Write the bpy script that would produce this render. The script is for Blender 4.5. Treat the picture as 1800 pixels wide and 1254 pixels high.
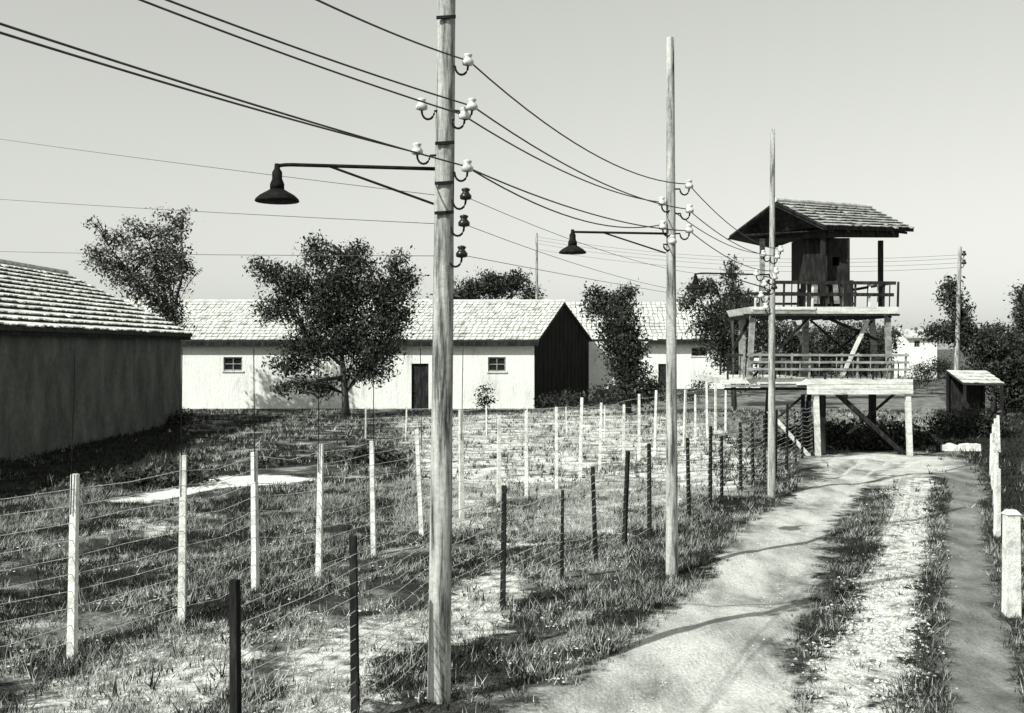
import bpy, math, random
import numpy as np
from mathutils import Vector

random.seed(7)
rng = np.random.default_rng(7)
for o in list(bpy.data.objects):
    bpy.data.objects.remove(o, do_unlink=True)
scene = bpy.context.scene
C = scene.collection

# ------------------------------------------------------------------ camera, sky, sun, exposure
F, HZ, H = 1930.0, 610.0, 4.2          # focal length and horizon row (photograph pixels), eye height in metres
cam_d = bpy.data.cameras.new('camera'); cam = bpy.data.objects.new('camera', cam_d); C.objects.link(cam)
cam.location = (0, 0, H); cam.rotation_euler = (math.radians(90), 0, 0)
cam_d.sensor_fit = 'HORIZONTAL'; cam_d.sensor_width = 36.0; cam_d.lens = 36.0 * F / 1792
cam_d.shift_y = -(624 - HZ) / 1792; cam_d.clip_start = 0.2; cam_d.clip_end = 9000
scene.camera = cam

SUN_AZ, SUN_EL = math.radians(228), math.radians(40)   # clockwise from +Y (view direction): behind the viewer's left shoulder
world = bpy.data.worlds.new('World'); scene.world = world; world.use_nodes = True
nt = world.node_tree; nt.nodes.clear()
sky = nt.nodes.new('ShaderNodeTexSky'); sky.sky_type = 'NISHITA'; sky.sun_disc = False
sky.sun_elevation = SUN_EL; sky.sun_rotation = SUN_AZ; sky.air_density = 1.6; sky.dust_density = 1.2; sky.ozone_density = 1.0
bw = nt.nodes.new('ShaderNodeRGBToBW')
tint = nt.nodes.new('ShaderNodeMix'); tint.data_type = 'RGBA'; tint.blend_type = 'MULTIPLY'; tint.inputs[0].default_value = 1.0
tint.inputs[7].default_value = (1.0, 1.015, 0.955, 1)
bg = nt.nodes.new('ShaderNodeBackground'); bg.inputs[1].default_value = 0.15
wo = nt.nodes.new('ShaderNodeOutputWorld')
hz_ = nt.nodes.new('ShaderNodeMath'); hz_.operation = 'POWER'; hz_.inputs[1].default_value = 0.62     # thin haze evens the sky out
nt.links.new(sky.outputs[0], bw.inputs[0]); nt.links.new(bw.outputs[0], hz_.inputs[0]); nt.links.new(hz_.outputs[0], tint.inputs[6])
nt.links.new(tint.outputs[2], bg.inputs[0]); nt.links.new(bg.outputs[0], wo.inputs[0])

sd = bpy.data.lights.new('sun', 'SUN'); sd.energy = 3.4; sd.angle = math.radians(0.5); sd.color = (1.0, 0.99, 0.95)
sun = bpy.data.objects.new('sun', sd); C.objects.link(sun)
to_sun = Vector((math.sin(SUN_AZ) * math.cos(SUN_EL), math.cos(SUN_AZ) * math.cos(SUN_EL), math.sin(SUN_EL)))
sun.rotation_euler = to_sun.to_track_quat('Z', 'Y').to_euler(); sun.location = (-30, -30, 40)
vs = scene.view_settings; vs.view_transform = 'Standard'; vs.look = 'None'; vs.gamma = 1.0; vs.exposure = 0.85; vs.use_curve_mapping = False

# ------------------------------------------------------------------ helpers
def P(px, py, Y):
    return np.array([(px - 896) / F * Y, Y, H - (py - HZ) / F * Y])
def G(px, py):
    Y = H * F / (py - HZ)
    return np.array([(px - 896) / F * Y, Y, 0.0])
def PU(a, b, Y): return P(a + b, b, Y)
def gz(x, y):                                   # gentle relief of the ground
    fall = 1.0 / (1.0 + ((np.asarray(y) - 22) / 30.0) ** 4)
    return (0.045 * np.sin(x * 1.1 + 0.7 * y) + 0.04 * np.sin(0.9 * y - 0.5 * x + 1.3) + 0.025 * np.sin(2.3 * x - 1.9 * y)) * fall

class MB:
    def __init__(s): s.v = []; s.f = []
    def add(s, vs_, fs):
        b = len(s.v); s.v.extend([tuple(map(float, p)) for p in vs_]); s.f.extend([tuple(b + i for i in q) for q in fs]); return s
    def hexa(s, p):                              # 8 points: bottom ring 0-3, top ring 4-7
        return s.add(p, [(3, 2, 1, 0), (4, 5, 6, 7), (0, 1, 5, 4), (1, 2, 6, 5), (2, 3, 7, 6), (3, 0, 4, 7)])
    def box(s, x0, x1, y0, y1, z0, z1, lean=0.0):
        a, b = lean * z0, lean * z1
        return s.hexa([(x0 + a, y0, z0), (x1 + a, y0, z0), (x1 + a, y1, z0), (x0 + a, y1, z0),
                       (x0 + b, y0, z1), (x1 + b, y0, z1), (x1 + b, y1, z1), (x0 + b, y1, z1)])
    def beam(s, a, b, w, d):                     # w across (x or z), d in depth (y)
        a, b = np.array(a, float), np.array(b, float); t = b - a
        if abs(t[2]) > 0.45 * abs(t[0]) + 0.2 * abs(t[1]) and abs(t[2]) > 0.3 * np.linalg.norm(t):
            u = np.array([w / 2, 0, 0])
        else:
            u = np.array([0, 0, w / 2])
        q = np.array([0, d / 2, 0])
        if abs(t[1]) > 0.75 * np.linalg.norm(t): q = np.array([d / 2, 0, 0]); u = np.array([0, 0, w / 2])
        return s.hexa([a - u - q, a + u - q, a + u + q, a - u + q, b - u - q, b + u - q, b + u + q, b - u + q])
    def tube(s, pts, r, n=6):
        pts = [np.array(p, float) for p in pts]; m = len(pts); rs = r if hasattr(r, '__len__') else [r] * m
        vs_ = []; fs = []
        for i, p in enumerate(pts):
            t = pts[min(i + 1, m - 1)] - pts[max(i - 1, 0)]; t = t / (np.linalg.norm(t) + 1e-9)
            a = np.cross(t, (0, 0, 1.0)) if abs(t[2]) < 0.9 else np.cross(t, (1.0, 0, 0)); a /= np.linalg.norm(a); b = np.cross(t, a)
            for k in range(n):
                g = 2 * math.pi * k / n; vs_.append(p + rs[i] * (math.cos(g) * a + math.sin(g) * b))
        for i in range(m - 1):
            for k in range(n):
                fs.append((i * n + k, i * n + (k + 1) % n, (i + 1) * n + (k + 1) % n, (i + 1) * n + k))
        fs.append(tuple(range(n - 1, -1, -1))); fs.append(tuple((m - 1) * n + k for k in range(n)))
        return s.add(vs_, fs)
    def lathe(s, c, prof, n=12, lean=0.0):       # prof: (r, z) upwards, sheared sideways by lean
        vs_ = []; fs = []; m = len(prof)
        for r, z in prof:
            for k in range(n):
                g = 2 * math.pi * k / n; vs_.append((c[0] + r * math.cos(g) + lean * z, c[1] + r * math.sin(g), c[2] + z))
        for i in range(m - 1):
            for k in range(n):
                fs.append((i * n + k, i * n + (k + 1) % n, (i + 1) * n + (k + 1) % n, (i + 1) * n + k))
        fs.append(tuple(range(n - 1, -1, -1))); fs.append(tuple((m - 1) * n + k for k in range(n)))
        return s.add(vs_, fs)
    def build(s, name, mat, parent=None, smooth=False, org=None):
        me = bpy.data.meshes.new(name)
        o3 = np.array(org if org is not None else (ORG.get(parent.name, (0, 0, 0)) if parent else (0, 0, 0)), float)
        me.from_pydata([tuple(np.array(p) - o3) for p in s.v], [], s.f); me.update()
        if smooth: me.polygons.foreach_set('use_smooth', [True] * len(me.polygons))
        me.materials.append(mat)
        o = bpy.data.objects.new(name, me); C.objects.link(o)
        if parent: o.parent = parent; ORG[o.name] = tuple(o3)
        else: o.location = o3; ORG[o.name] = tuple(o3)
        return o
ORG = {}
def fastmesh(name, V, Fq, mat, parent=None, org=(0, 0, 0), attr=None):
    """V (n,3), Fq (m,k) of equal-sided faces."""
    V = np.asarray(V, np.float32) - np.asarray(org, np.float32); Fq = np.asarray(Fq, np.int32); m, k = Fq.shape
    me = bpy.data.meshes.new(name); me.vertices.add(len(V)); me.vertices.foreach_set('co', V.ravel())
    me.loops.add(m * k); me.loops.foreach_set('vertex_index', Fq.ravel())
    me.polygons.add(m); me.polygons.foreach_set('loop_start', np.arange(0, m * k, k, dtype=np.int32))
    if attr is not None:
        a = me.attributes.new('shade', 'FLOAT', 'POINT'); a.data.foreach_set('value', np.asarray(attr, np.float32))
    me.update(calc_edges=True); me.validate(); me.materials.append(mat)
    o = bpy.data.objects.new(name, me); C.objects.link(o)
    if parent: o.parent = parent
    else: o.location = org
    ORG[o.name] = tuple(org)
    return o
def tag(o, label=None, cat=None, group=None, kind=None):
    if label: o['label'] = label
    if cat: o['category'] = cat
    if group: o['group'] = group
    if kind: o['kind'] = kind
    return o
def thing(name, label, cat, loc, group=None):
    o = bpy.data.objects.new(name, None); C.objects.link(o); o.location = tuple(map(float, loc)); o.empty_display_size = 0.3
    ORG[o.name] = tuple(map(float, loc)); return tag(o, label, cat, group)

def gcol(v): return (v * 0.962, v, v * 0.94, 1)
def mat(name, stops, scale=6.0, rough=0.85, bump=0.3, detail=6.0, stretch=(1, 1, 1), contrast=(0.35, 0.65), attr=0.0, fine=None, dist=0.02, tintg=None, grain=0.0, gscale=30.0, rot=0.0):
    m = bpy.data.materials.new(name); m.use_nodes = True; n = m.node_tree; bs = n.nodes['Principled BSDF']
    bs.inputs['Roughness'].default_value = rough
    if 'Specular IOR Level' in bs.inputs: bs.inputs['Specular IOR Level'].default_value = 0.04 if rough > 0.7 else 0.3
    tc = n.nodes.new('ShaderNodeTexCoord'); geo = n.nodes.new('ShaderNodeNewGeometry')
    mp = n.nodes.new('ShaderNodeMapping'); mp.inputs['Scale'].default_value = stretch; mp.inputs['Rotation'].default_value = (0, rot, 0)
    n.links.new(geo.outputs['Position'], mp.inputs[0])
    nz = n.nodes.new('ShaderNodeTexNoise'); nz.inputs['Scale'].default_value = scale; nz.inputs['Detail'].default_value = detail; nz.inputs['Roughness'].default_value = 0.62
    n.links.new(mp.outputs[0], nz.inputs['Vector'])
    fac = nz.outputs[0]
    if attr:
        at = n.nodes.new('ShaderNodeAttribute'); at.attribute_name = 'shade'
        mx = n.nodes.new('ShaderNodeMix'); mx.data_type = 'FLOAT'; mx.inputs[0].default_value = attr
        n.links.new(nz.outputs[0], mx.inputs[2]); n.links.new(at.outputs['Fac'], mx.inputs[3]); fac = mx.outputs[0]
    cr = n.nodes.new('ShaderNodeValToRGB'); el = cr.color_ramp.elements
    k = len(stops)
    while len(el) < k: el.new(0.5)
    for i, c in enumerate(stops):
        el[i].position = contrast[0] + (contrast[1] - contrast[0]) * i / max(1, k - 1)
        el[i].color = gcol(c) if tintg is None else (c * tintg[0], c * tintg[1], c * tintg[2], 1)
    n.links.new(fac, cr.inputs[0]); col = cr.outputs[0]
    if grain:
        ng = n.nodes.new('ShaderNodeTexNoise'); ng.inputs['Scale'].default_value = gscale; ng.inputs['Detail'].default_value = 4; ng.inputs['Roughness'].default_value = 0.75
        n.links.new(geo.outputs['Position'], ng.inputs['Vector'])
        mg = n.nodes.new('ShaderNodeMapRange'); mg.inputs[1].default_value = 0.3; mg.inputs[2].default_value = 0.7; mg.inputs[3].default_value = 1 - grain; mg.inputs[4].default_value = 1 + grain
        n.links.new(ng.outputs[0], mg.inputs[0])
        vm = n.nodes.new('ShaderNodeVectorMath'); vm.operation = 'SCALE'; n.links.new(col, vm.inputs[0]); n.links.new(mg.outputs[0], vm.inputs['Scale']); col = vm.outputs[0]
    n.links.new(col, bs.inputs['Base Color'])
    if bump:
        n2 = n.nodes.new('ShaderNodeTexNoise'); n2.inputs['Scale'].default_value = fine or scale * 6; n2.inputs['Detail'].default_value = 5
        n.links.new(mp.outputs[0], n2.inputs['Vector'])
        bp = n.nodes.new('ShaderNodeBump'); bp.inputs['Strength'].default_value = bump; bp.inputs['Distance'].default_value = dist
        n.links.new(n2.outputs[0], bp.inputs['Height']); n.links.new(bp.outputs[0], bs.inputs['Normal'])
    return m
GR = (0.90, 1.0, 0.86)
M = {
 'ground': mat('ground_turf', [0.02, 0.035, 0.07, 0.22, 0.5], 0.8, 0.95, 1.0, 10, (0.62, 1.0, 1), (0.34, 0.68), fine=28, dist=0.06, grain=.6, gscale=14),
 'dark_and_shade_turf': mat('dark_and_shade_turf', [0.014, 0.024, 0.045], 0.9, 0.95, 0.8, 8, fine=22, dist=0.05, tintg=GR),
 'meadow': mat('pale_meadow', [0.05, 0.18, 0.55, 0.72], 1.1, 0.95, 0.8, 9, (0.35, 1, 1), (0.32, 0.60), fine=25, dist=0.05, grain=.4, gscale=7),
 'dirt': mat('track_dirt', [0.15, 0.30, 0.44, 0.52], 0.9, 0.95, 0.7, 10, (1, 0.4, 1), fine=24, dist=0.03, grain=.35, gscale=22),
 'dirt2': mat('track_dirt_worn', [0.10, 0.17, 0.25], 1.4, 0.95, 0.7, 10, (1, 0.4, 1), fine=24, dist=0.03, grain=.35, gscale=22),
 'sand': mat('pale_sand', [0.62, 0.72, 0.78], 1.2, 0.95, 0.3, 6, fine=30),
 'gravel': mat('gravel_bed', [0.14, 0.52, 0.80], 3.5, 0.95, 0.9, 10, fine=34, dist=0.05, grain=.4, gscale=26),
 'pale_dirt': mat('pale_dirt', [0.36, 0.46, 0.56], 1.4, 0.95, 0.4, 8, fine=30, grain=.3, gscale=10),
 'stone': mat('pale_stone', [0.22, 0.55, 0.78], 12, 0.9, 0.4, attr=0.75, contrast=(0.1, 0.9)),
 'blade_dark': mat('grass_dark', [0.012, 0.03, 0.07], 1.4, 0.8, 0, attr=0.7, contrast=(0.1, 0.9), tintg=GR),
 'blade_dry': mat('grass_dry', [0.10, 0.34, 0.62], 1.4, 0.8, 0, attr=0.7, contrast=(0.1, 0.9)),
 'leaf': mat('foliage', [0.012, 0.036, 0.12], 0.9, 0.75, 0, attr=0.6, contrast=(0.15, 0.85), tintg=GR),
 'leaf2': mat('foliage_lighter', [0.02, 0.06, 0.15], 0.9, 0.75, 0, attr=0.6, contrast=(0.15, 0.85), tintg=(0.95, 1, 0.88)),
 'bark': mat('bark', [0.03, 0.06, 0.10], 5, 0.95, 0.8, stretch=(1, 1, 0.25)),
 'pole': mat('pole_wood', [0.03, 0.12, 0.30, 0.40, 0.46], 7, 0.85, 0.6, detail=7, stretch=(1.8, 1.8, 0.16), contrast=(0.30, 0.66), fine=20, rot=math.radians(-45), grain=.25, gscale=16),
 'concrete': mat('post_concrete', [0.44, 0.64, 0.76], 5, 0.9, 0.6, grain=.2, gscale=25),
 'oldpost': mat('weathered_post', [0.08, 0.20, 0.36, 0.44], 7, 0.9, 0.7, stretch=(1.6, 1.6, 0.2), rot=math.radians(-45), grain=.3, gscale=18),
 'darkpost': mat('tarred_post', [0.012, 0.02, 0.035], 8, 0.9, 0.6, stretch=(1.4, 1.4, 0.3)),
 'iron': mat('iron', [0.008, 0.014, 0.022], 10, 0.75, 0.2),
 'wire': mat('wire_metal', [0.03, 0.05, 0.07], 10, 0.6, 0),
 'barb': mat('barbed_wire_metal', [0.34, 0.46, 0.56], 10, 0.6, 0),
 'porcelain': mat('porcelain', [0.36, 0.58, 0.70], 14, 0.5, 0),
 'porcelain_dark': mat('brown_porcelain', [0.012, 0.02, 0.03], 5, 0.3, 0),
 'plaster': mat('white_plaster', [0.40, 0.62, 0.74, 0.78], 1.6, 0.95, 0.6, 12, stretch=(1, 1, .22), contrast=(0.26, 0.52), fine=10, dist=0.05, grain=.12, gscale=6),
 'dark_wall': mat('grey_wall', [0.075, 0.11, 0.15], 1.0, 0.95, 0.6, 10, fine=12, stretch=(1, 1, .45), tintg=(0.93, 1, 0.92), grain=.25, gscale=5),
 'gable_shade': mat('painted_gable_shade', [0.012, 0.022, 0.035], 2.5, 0.9, 0.6, stretch=(2.5, 2.5, 0.2)),  # shade of the house gable put into a near-black colour
 'tile': mat('pale_tiles', [0.24, 0.44, 0.56, 0.62], 1.3, 0.9, 0.5, detail=10, contrast=(0.3, 0.6), grain=.3, gscale=4),
 'tile3': mat('limed_tiles', [0.36, 0.62, 0.76], 1.1, 0.9, 0.5, detail=10, contrast=(0.3, 0.56), grain=.2, gscale=4),
 'tile2': mat('pale_weathered_tiles', [0.26, 0.42, 0.54], 2.2, 0.9, 0.4, contrast=(0.3, 0.62), grain=.3, gscale=6),
 'batten': mat('roof_underlay', [0.03, 0.045, 0.06], 4, 0.95, 0.3),
 'timber': mat('dark_timber', [0.014, 0.024, 0.045], 5, 0.9, 0.6, stretch=(1.5, 1.5, 0.3)),
 'palewood': mat('pale_timber', [0.22, 0.46, 0.60, 0.66], 3.0, 0.9, 0.6, detail=9, stretch=(0.3, 1, 2.4), contrast=(0.3, 0.6), grain=.22, gscale=9),
 'greywood': mat('grey_timber', [0.14, 0.24, 0.36], 4, 0.9, 0.5, stretch=(0.6, 1, 1.5)),
 'glass': mat('window_glass', [0.012, 0.016, 0.02], 3, 0.12, 0),
}

def soften(m, amp=0.5, scale=2.2, width=0.22):
    n = m.node_tree; bs = n.nodes['Principled BSDF']; out = n.nodes['Material Output']
    at = n.nodes.new('ShaderNodeAttribute'); at.attribute_name = 'shade'; geo = n.nodes.new('ShaderNodeNewGeometry')
    nz = n.nodes.new('ShaderNodeTexNoise'); nz.inputs['Scale'].default_value = scale; nz.inputs['Detail'].default_value = 10; nz.inputs['Roughness'].default_value = 0.72
    n.links.new(geo.outputs['Position'], nz.inputs['Vector'])
    mr0 = n.nodes.new('ShaderNodeMapRange'); mr0.inputs[1].default_value = 0.25; mr0.inputs[2].default_value = 0.75; mr0.inputs[3].default_value = -amp; mr0.inputs[4].default_value = amp; mr0.clamp = False
    n.links.new(nz.outputs[0], mr0.inputs[0])
    ad = n.nodes.new('ShaderNodeMath'); ad.operation = 'ADD'; n.links.new(at.outputs['Fac'], ad.inputs[0]); n.links.new(mr0.outputs[0], ad.inputs[1])
    mr = n.nodes.new('ShaderNodeMapRange'); mr.interpolation_type = 'SMOOTHSTEP'; mr.inputs[1].default_value = -width; mr.inputs[2].default_value = width
    n.links.new(ad.outputs[0], mr.inputs[0])
    tr = n.nodes.new('ShaderNodeBsdfTransparent'); mx = n.nodes.new('ShaderNodeMixShader')
    n.links.new(mr.outputs[0], mx.inputs[0]); n.links.new(tr.outputs[0], mx.inputs[1]); n.links.new(bs.outputs[0], mx.inputs[2]); n.links.new(mx.outputs[0], out.inputs[0])
for k_, a_, s_, w_ in (('dark_and_shade_turf', .9, .9, .3), ('meadow', 1.2, .7, .5), ('dirt', .5, 1.5, .2), ('dirt2', .45, 1.6, .22), ('sand', .5, 1.6, .25), ('pale_dirt', .9, .9, .5), ('gravel', .75, 1.5, .18)):
    soften(M[k_], a_, s_, w_)

# ------------------------------------------------------------------ ground
def spaced(lo, hi, step, far, grow=1.35):
    a = list(np.arange(lo, hi + 1e-6, step)); s = step; v = hi
    while v < far: s *= grow; v += s; a.append(v)
    s = step; v = lo; b = []
    while v > -far: s *= grow; v -= s; b.append(v)
    return np.array(b[::-1] + a)
xs = spaced(-22, 26, 0.3, 4500); ys = spaced(8, 60, 0.3, 4500)
XX, YY = np.meshgrid(xs, ys); ZZ = gz(XX, YY)
nx, ny = len(xs), len(ys); idx = np.arange(nx * ny).reshape(ny, nx)
FQ = np.stack([idx[:-1, :-1], idx[:-1, 1:], idx[1:, 1:], idx[1:, :-1]], -1).reshape(-1, 4)
go = fastmesh('ground', np.stack([XX, YY, ZZ], -1).reshape(-1, 3), FQ, M['ground']); tag(go, kind='structure')

def poly_sheet(name, pts, mat_, z=0.012, step=0.35, ragged=0.35):
    """an irregular patch of ground bounded by photograph points lying on the ground; its rim dips under the turf"""
    pg = np.array([G(*p)[:2] for p in pts]); lo = pg.min(0) - 1.5; hi = pg.max(0) + 1.5
    st = max(step, (hi - lo).max() / 160)
    gx = np.arange(lo[0], hi[0] + st, st); gy = np.arange(lo[1], hi[1] + st, st); X_, Y_ = np.meshgrid(gx, gy)
    d = np.full(X_.shape, 1e9); ins = np.zeros(X_.shape, bool); n = len(pg)
    for i in range(n):
        a, b = pg[i], pg[(i + 1) % n]; e = b - a
        t = np.clip(((X_ - a[0]) * e[0] + (Y_ - a[1]) * e[1]) / (e @ e + 1e-9), 0, 1)
        d = np.minimum(d, np.hypot(X_ - a[0] - t * e[0], Y_ - a[1] - t * e[1]))
        c = ((a[1] > Y_) != (b[1] > Y_)) & (X_ < (b[0] - a[0]) * (Y_ - a[1]) / (b[1] - a[1] + 1e-12) + a[0]); ins ^= c
    sg = np.where(ins, d, -d)
    Z_ = gz(X_, Y_) + z
    keep = (sg > -1.6)
    ii = np.arange(X_.size).reshape(X_.shape)
    fq = np.stack([ii[:-1, :-1], ii[:-1, 1:], ii[1:, 1:], ii[1:, :-1]], -1).reshape(-1, 4)
    fq = fq[keep.ravel()[fq].all(1)]
    used, inv = np.unique(fq, return_inverse=True)
    V = np.stack([X_, Y_, Z_], -1).reshape(-1, 3)[used]
    return tag(fastmesh(name, V, inv.reshape(-1, 4), mat_, attr=sg.ravel()[used]), kind='structure')
def strip_sheet(name, pts, mat_, z, ruts=False):
    """a track: (px, py, half width in metres) along its centre line on the ground"""
    c = np.array([G(p[0], p[1])[:2] for p in pts]); w = np.array([p[2] for p in pts])
    s = np.concatenate([[0], np.cumsum(np.hypot(*np.diff(c, axis=0).T))]); t = np.arange(0, s[-1], 0.22)
    cx = np.interp(t, s, c[:, 0]); cy = np.interp(t, s, c[:, 1]); ww = np.interp(t, s, w)
    k = np.ones(9) / 9
    cx = np.convolve(np.pad(cx, 4, 'edge'), k, 'valid'); cy = np.convolve(np.pad(cy, 4, 'edge'), k, 'valid')
    dx = np.gradient(cx); dy = np.gradient(cy); L = np.hypot(dx, dy); nxv, nyv = dy / L, -dx / L
    cols = np.linspace(-2.0, 2.0, 45)
    X_ = cx[:, None] + nxv[:, None] * ww[:, None] * cols; Y_ = cy[:, None] + nyv[:, None] * ww[:, None] * cols
    edge = (1 - np.abs(cols))[None, :] * ww[:, None]
    Z_ = gz(X_, Y_) + z
    if ruts:                                     # two worn wheel ruts and trampled unevenness
        off = cols[None, :] * ww[:, None]
        for c_ in (-.42, .42): Z_ = Z_ - .026 * np.exp(-((off - c_ + .07 * np.sin(t * .8)[:, None]) / .13) ** 2)
        Z_ = Z_ + rng.normal(0, .003, Z_.shape)
    ii = np.arange(X_.size).reshape(X_.shape)
    fq = np.stack([ii[:-1, :-1], ii[:-1, 1:], ii[1:, 1:], ii[1:, :-1]], -1).reshape(-1, 4)
    return tag(fastmesh(name, np.stack([X_, Y_, Z_], -1).reshape(-1, 3), fq, mat_, attr=edge.ravel()), kind='structure')

poly_sheet('meadow', [(690, 726), (940, 720), (1040, 714), (1260, 742), (1350, 800), (1300, 850), (1200, 880), (1080, 950), (900, 985), (770, 900)], M['meadow'], 0.004)
poly_sheet('field', [(1040, 705), (1400, 690), (1640, 690), (1700, 752), (1640, 775), (1350, 790), (1240, 742)], M['dirt2'], 0.008)
poly_sheet('lawn', [(-160, 790), (306, 746), (345, 760), (330, 815), (160, 856), (30, 888), (-160, 920)], M['dark_and_shade_turf'], 0.012)  # turf below the grey wall coloured dark to stand for shade
poly_sheet('lawn', [(1640, 722), (1900, 700), (1900, 905), (1745, 880), (1700, 800)], M['dark_and_shade_turf'], 0.012)
poly_sheet('sand_strip', [(190, 876), (270, 860), (330, 844), (460, 831), (552, 835), (480, 847), (370, 855), (260, 882), (200, 886)], M['sand'], 0.016, step=0.15)
strip_sheet('path', [(1040, 1420, 1.65), (1120, 1320, 1.6), (1188, 1240, 1.45), (1236, 1143, 1.1), (1315, 1045, .95), (1362, 961, .92), (1400, 905, .85), (1466, 856, .72), (1508, 822, .85), (1541, 806, .9)], M['dirt'], 0.050, ruts=True)
strip_sheet('gravel_verge', [(1440, 1400, .6), (1475, 1260, .55), (1505, 1165, .5), (1550, 1078, .5), (1562, 1014, .5), (1584, 961, .5), (1587, 905, .5), (1598, 868, .45), (1600, 835, .6)], M['gravel'], 0.024)
strip_sheet('track', [(1750, 1420, .52), (1735, 1270, .5), (1713, 1139, .44), (1698, 1075, .42), (1698, 1037, .42), (1690, 977, .44), (1686, 924, .47), (1690, 863, .55), (1675, 818, .75), (1643, 803, .9)], M['dirt2'], 0.028)
poly_sheet('junction', [(1403, 803), (1500, 798), (1670, 800), (1672, 822), (1610, 840), (1542, 852), (1490, 850), (1440, 825)], M['pale_dirt'], 0.032, step=0.3)
BARE = [[(60, 1215), (170, 1150), (302, 1093), (450, 1100), (430, 1158), (390, 1223), (260, 1280), (40, 1280)],
        [(490, 1290), (500, 1173), (592, 1093), (742, 1063), (760, 1113), (663, 1173), (640, 1290)],
        [(708, 1128), (758, 1058), (850, 1008), (913, 993), (908, 1058), (828, 1128)]]
for bp_, bz_ in zip(BARE, (.004, .008, .012)): poly_sheet('bare_ground', bp_, M['gravel'], bz_, step=0.2)
poly_sheet('bare_ground', [(190, 913), (258, 903), (325, 923), (302, 953), (250, 948)], M['gravel'], 0.004, step=0.15)

# masks for scattering, in photograph pixels over the ground
def seg_d(px, py, pts):
    d = np.full(px.shape, 1e9)
    for (a, b) in zip(pts[:-1], pts[1:]):
        ax, ay = a[:2]; ex, ey = b[0] - ax, b[1] - ay
        t = np.clip(((px - ax) * ex + (py - ay) * ey) / (ex * ex + ey * ey), 0, 1)
        d = np.minimum(d, np.hypot(px - ax - t * ex, py - ay - t * ey))
    return d
def toward(X_, Y_): return 896 + X_ / Y_ * F, HZ + H / Y_ * F
PATH1 = [(1040, 1420), (1188, 1240), (1236, 1143), (1315, 1045), (1362, 961), (1400, 905), (1466, 856), (1541, 806)]
PATH2 = [(1750, 1420), (1735, 1270), (1713, 1139), (1698, 1037), (1690, 977), (1686, 924), (1690, 863), (1675, 818)]
GRAV = [(1440, 1400), (1475, 1260), (1505, 1165), (1550, 1078), (1562, 1014), (1584, 961), (1587, 905), (1600, 850)]
def fnoise(X_, Y_):
    return (np.sin(0.9 * X_ + 0.6 * np.sin(1.3 * Y_)) + np.sin(1.7 * Y_ - 0.8 * X_ + 2) + 0.7 * np.sin(3.1 * X_ + 2.2 * Y_) + 0.6 * np.sin(5.3 * Y_ - 4.1 * X_)) / 3.3
def grass(name, n, y0, y1, dens, hgt, wid, mat_, blades=6, label=None):
    u = rng.random(n); Y_ = np.sqrt(y0 * y0 + u * (y1 * y1 - y0 * y0)); X_ = (rng.random(n) - 0.5) * 1.04 * Y_
    px, py = toward(X_, Y_); k = rng.random(n) < dens(X_, Y_, px, py); X_, Y_ = X_[k], Y_[k]; n = len(X_)
    b = blades; Xb = np.repeat(X_, b) + rng.normal(0, 0.05, n * b); Yb = np.repeat(Y_, b) + rng.normal(0, 0.05, n * b)
    h = hgt * (0.5 + rng.random(n * b)) * np.repeat(0.6 + 0.8 * rng.random(n), b); a = rng.random(n * b) * 6.283
    w = wid * (0.6 + 0.8 * rng.random(n * b)); Z0 = gz(Xb, Yb) - 0.01
    tx, ty = rng.normal(0.05, 0.45, n * b) * h, rng.normal(0, 0.45, n * b) * h
    V = np.empty((n * b, 3, 3)); ca, sa = np.cos(a) * w, np.sin(a) * w
    V[:, 0] = np.stack([Xb - ca, Yb - sa, Z0], -1); V[:, 1] = np.stack([Xb + ca, Yb + sa, Z0], -1); V[:, 2] = np.stack([Xb + tx, Yb + ty, Z0 + h], -1)
    sh = np.repeat(np.repeat(rng.random(n), b) * 0.6 + 0.4 * rng.random(n * b), 3)
    o = fastmesh(name, V.reshape(-1, 3), np.arange(n * b * 3).reshape(-1, 3), mat_, attr=sh)
    return tag(o, label, 'grass', kind='stuff')
def bare(px, py):
    s = (py - HZ) / 390.0
    w1 = np.clip((seg_d(px, py, PATH1) - np.where(py > 1100, 66 + (py - 1100) * .25, 62) * s) / (26 * s), 0, 1); w2 = np.clip((seg_d(px, py, PATH2) - 36 * s) / (12 * s), 0, 1)
    w3 = np.clip((seg_d(px, py, GRAV) - 34 * s) / (22 * s), 0.05, 1)
    j = np.where((px > 1400) & (px < 1680) & (py < 845) & (py > 792), 0.06, 1.0)
    sand = np.where((px > 185) & (px < 550) & (py > 876 - (px - 190) * 0.16 - 6) & (py < 888 - (px - 190) * 0.13), 0.0, 1.0)
    return w1 * w2 * w3 * j * sand
def in_bare(px, py):
    t = np.zeros(px.shape, bool)
    for pg in BARE:
        c = np.zeros(px.shape, bool)
        for (a, b) in zip(pg, pg[1:] + pg[:1]): c ^= ((a[1] > py) != (b[1] > py)) & (px < (b[0] - a[0]) * (py - a[1]) / (b[1] - a[1] + 1e-9) + a[0])
        t |= c
    return t
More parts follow.
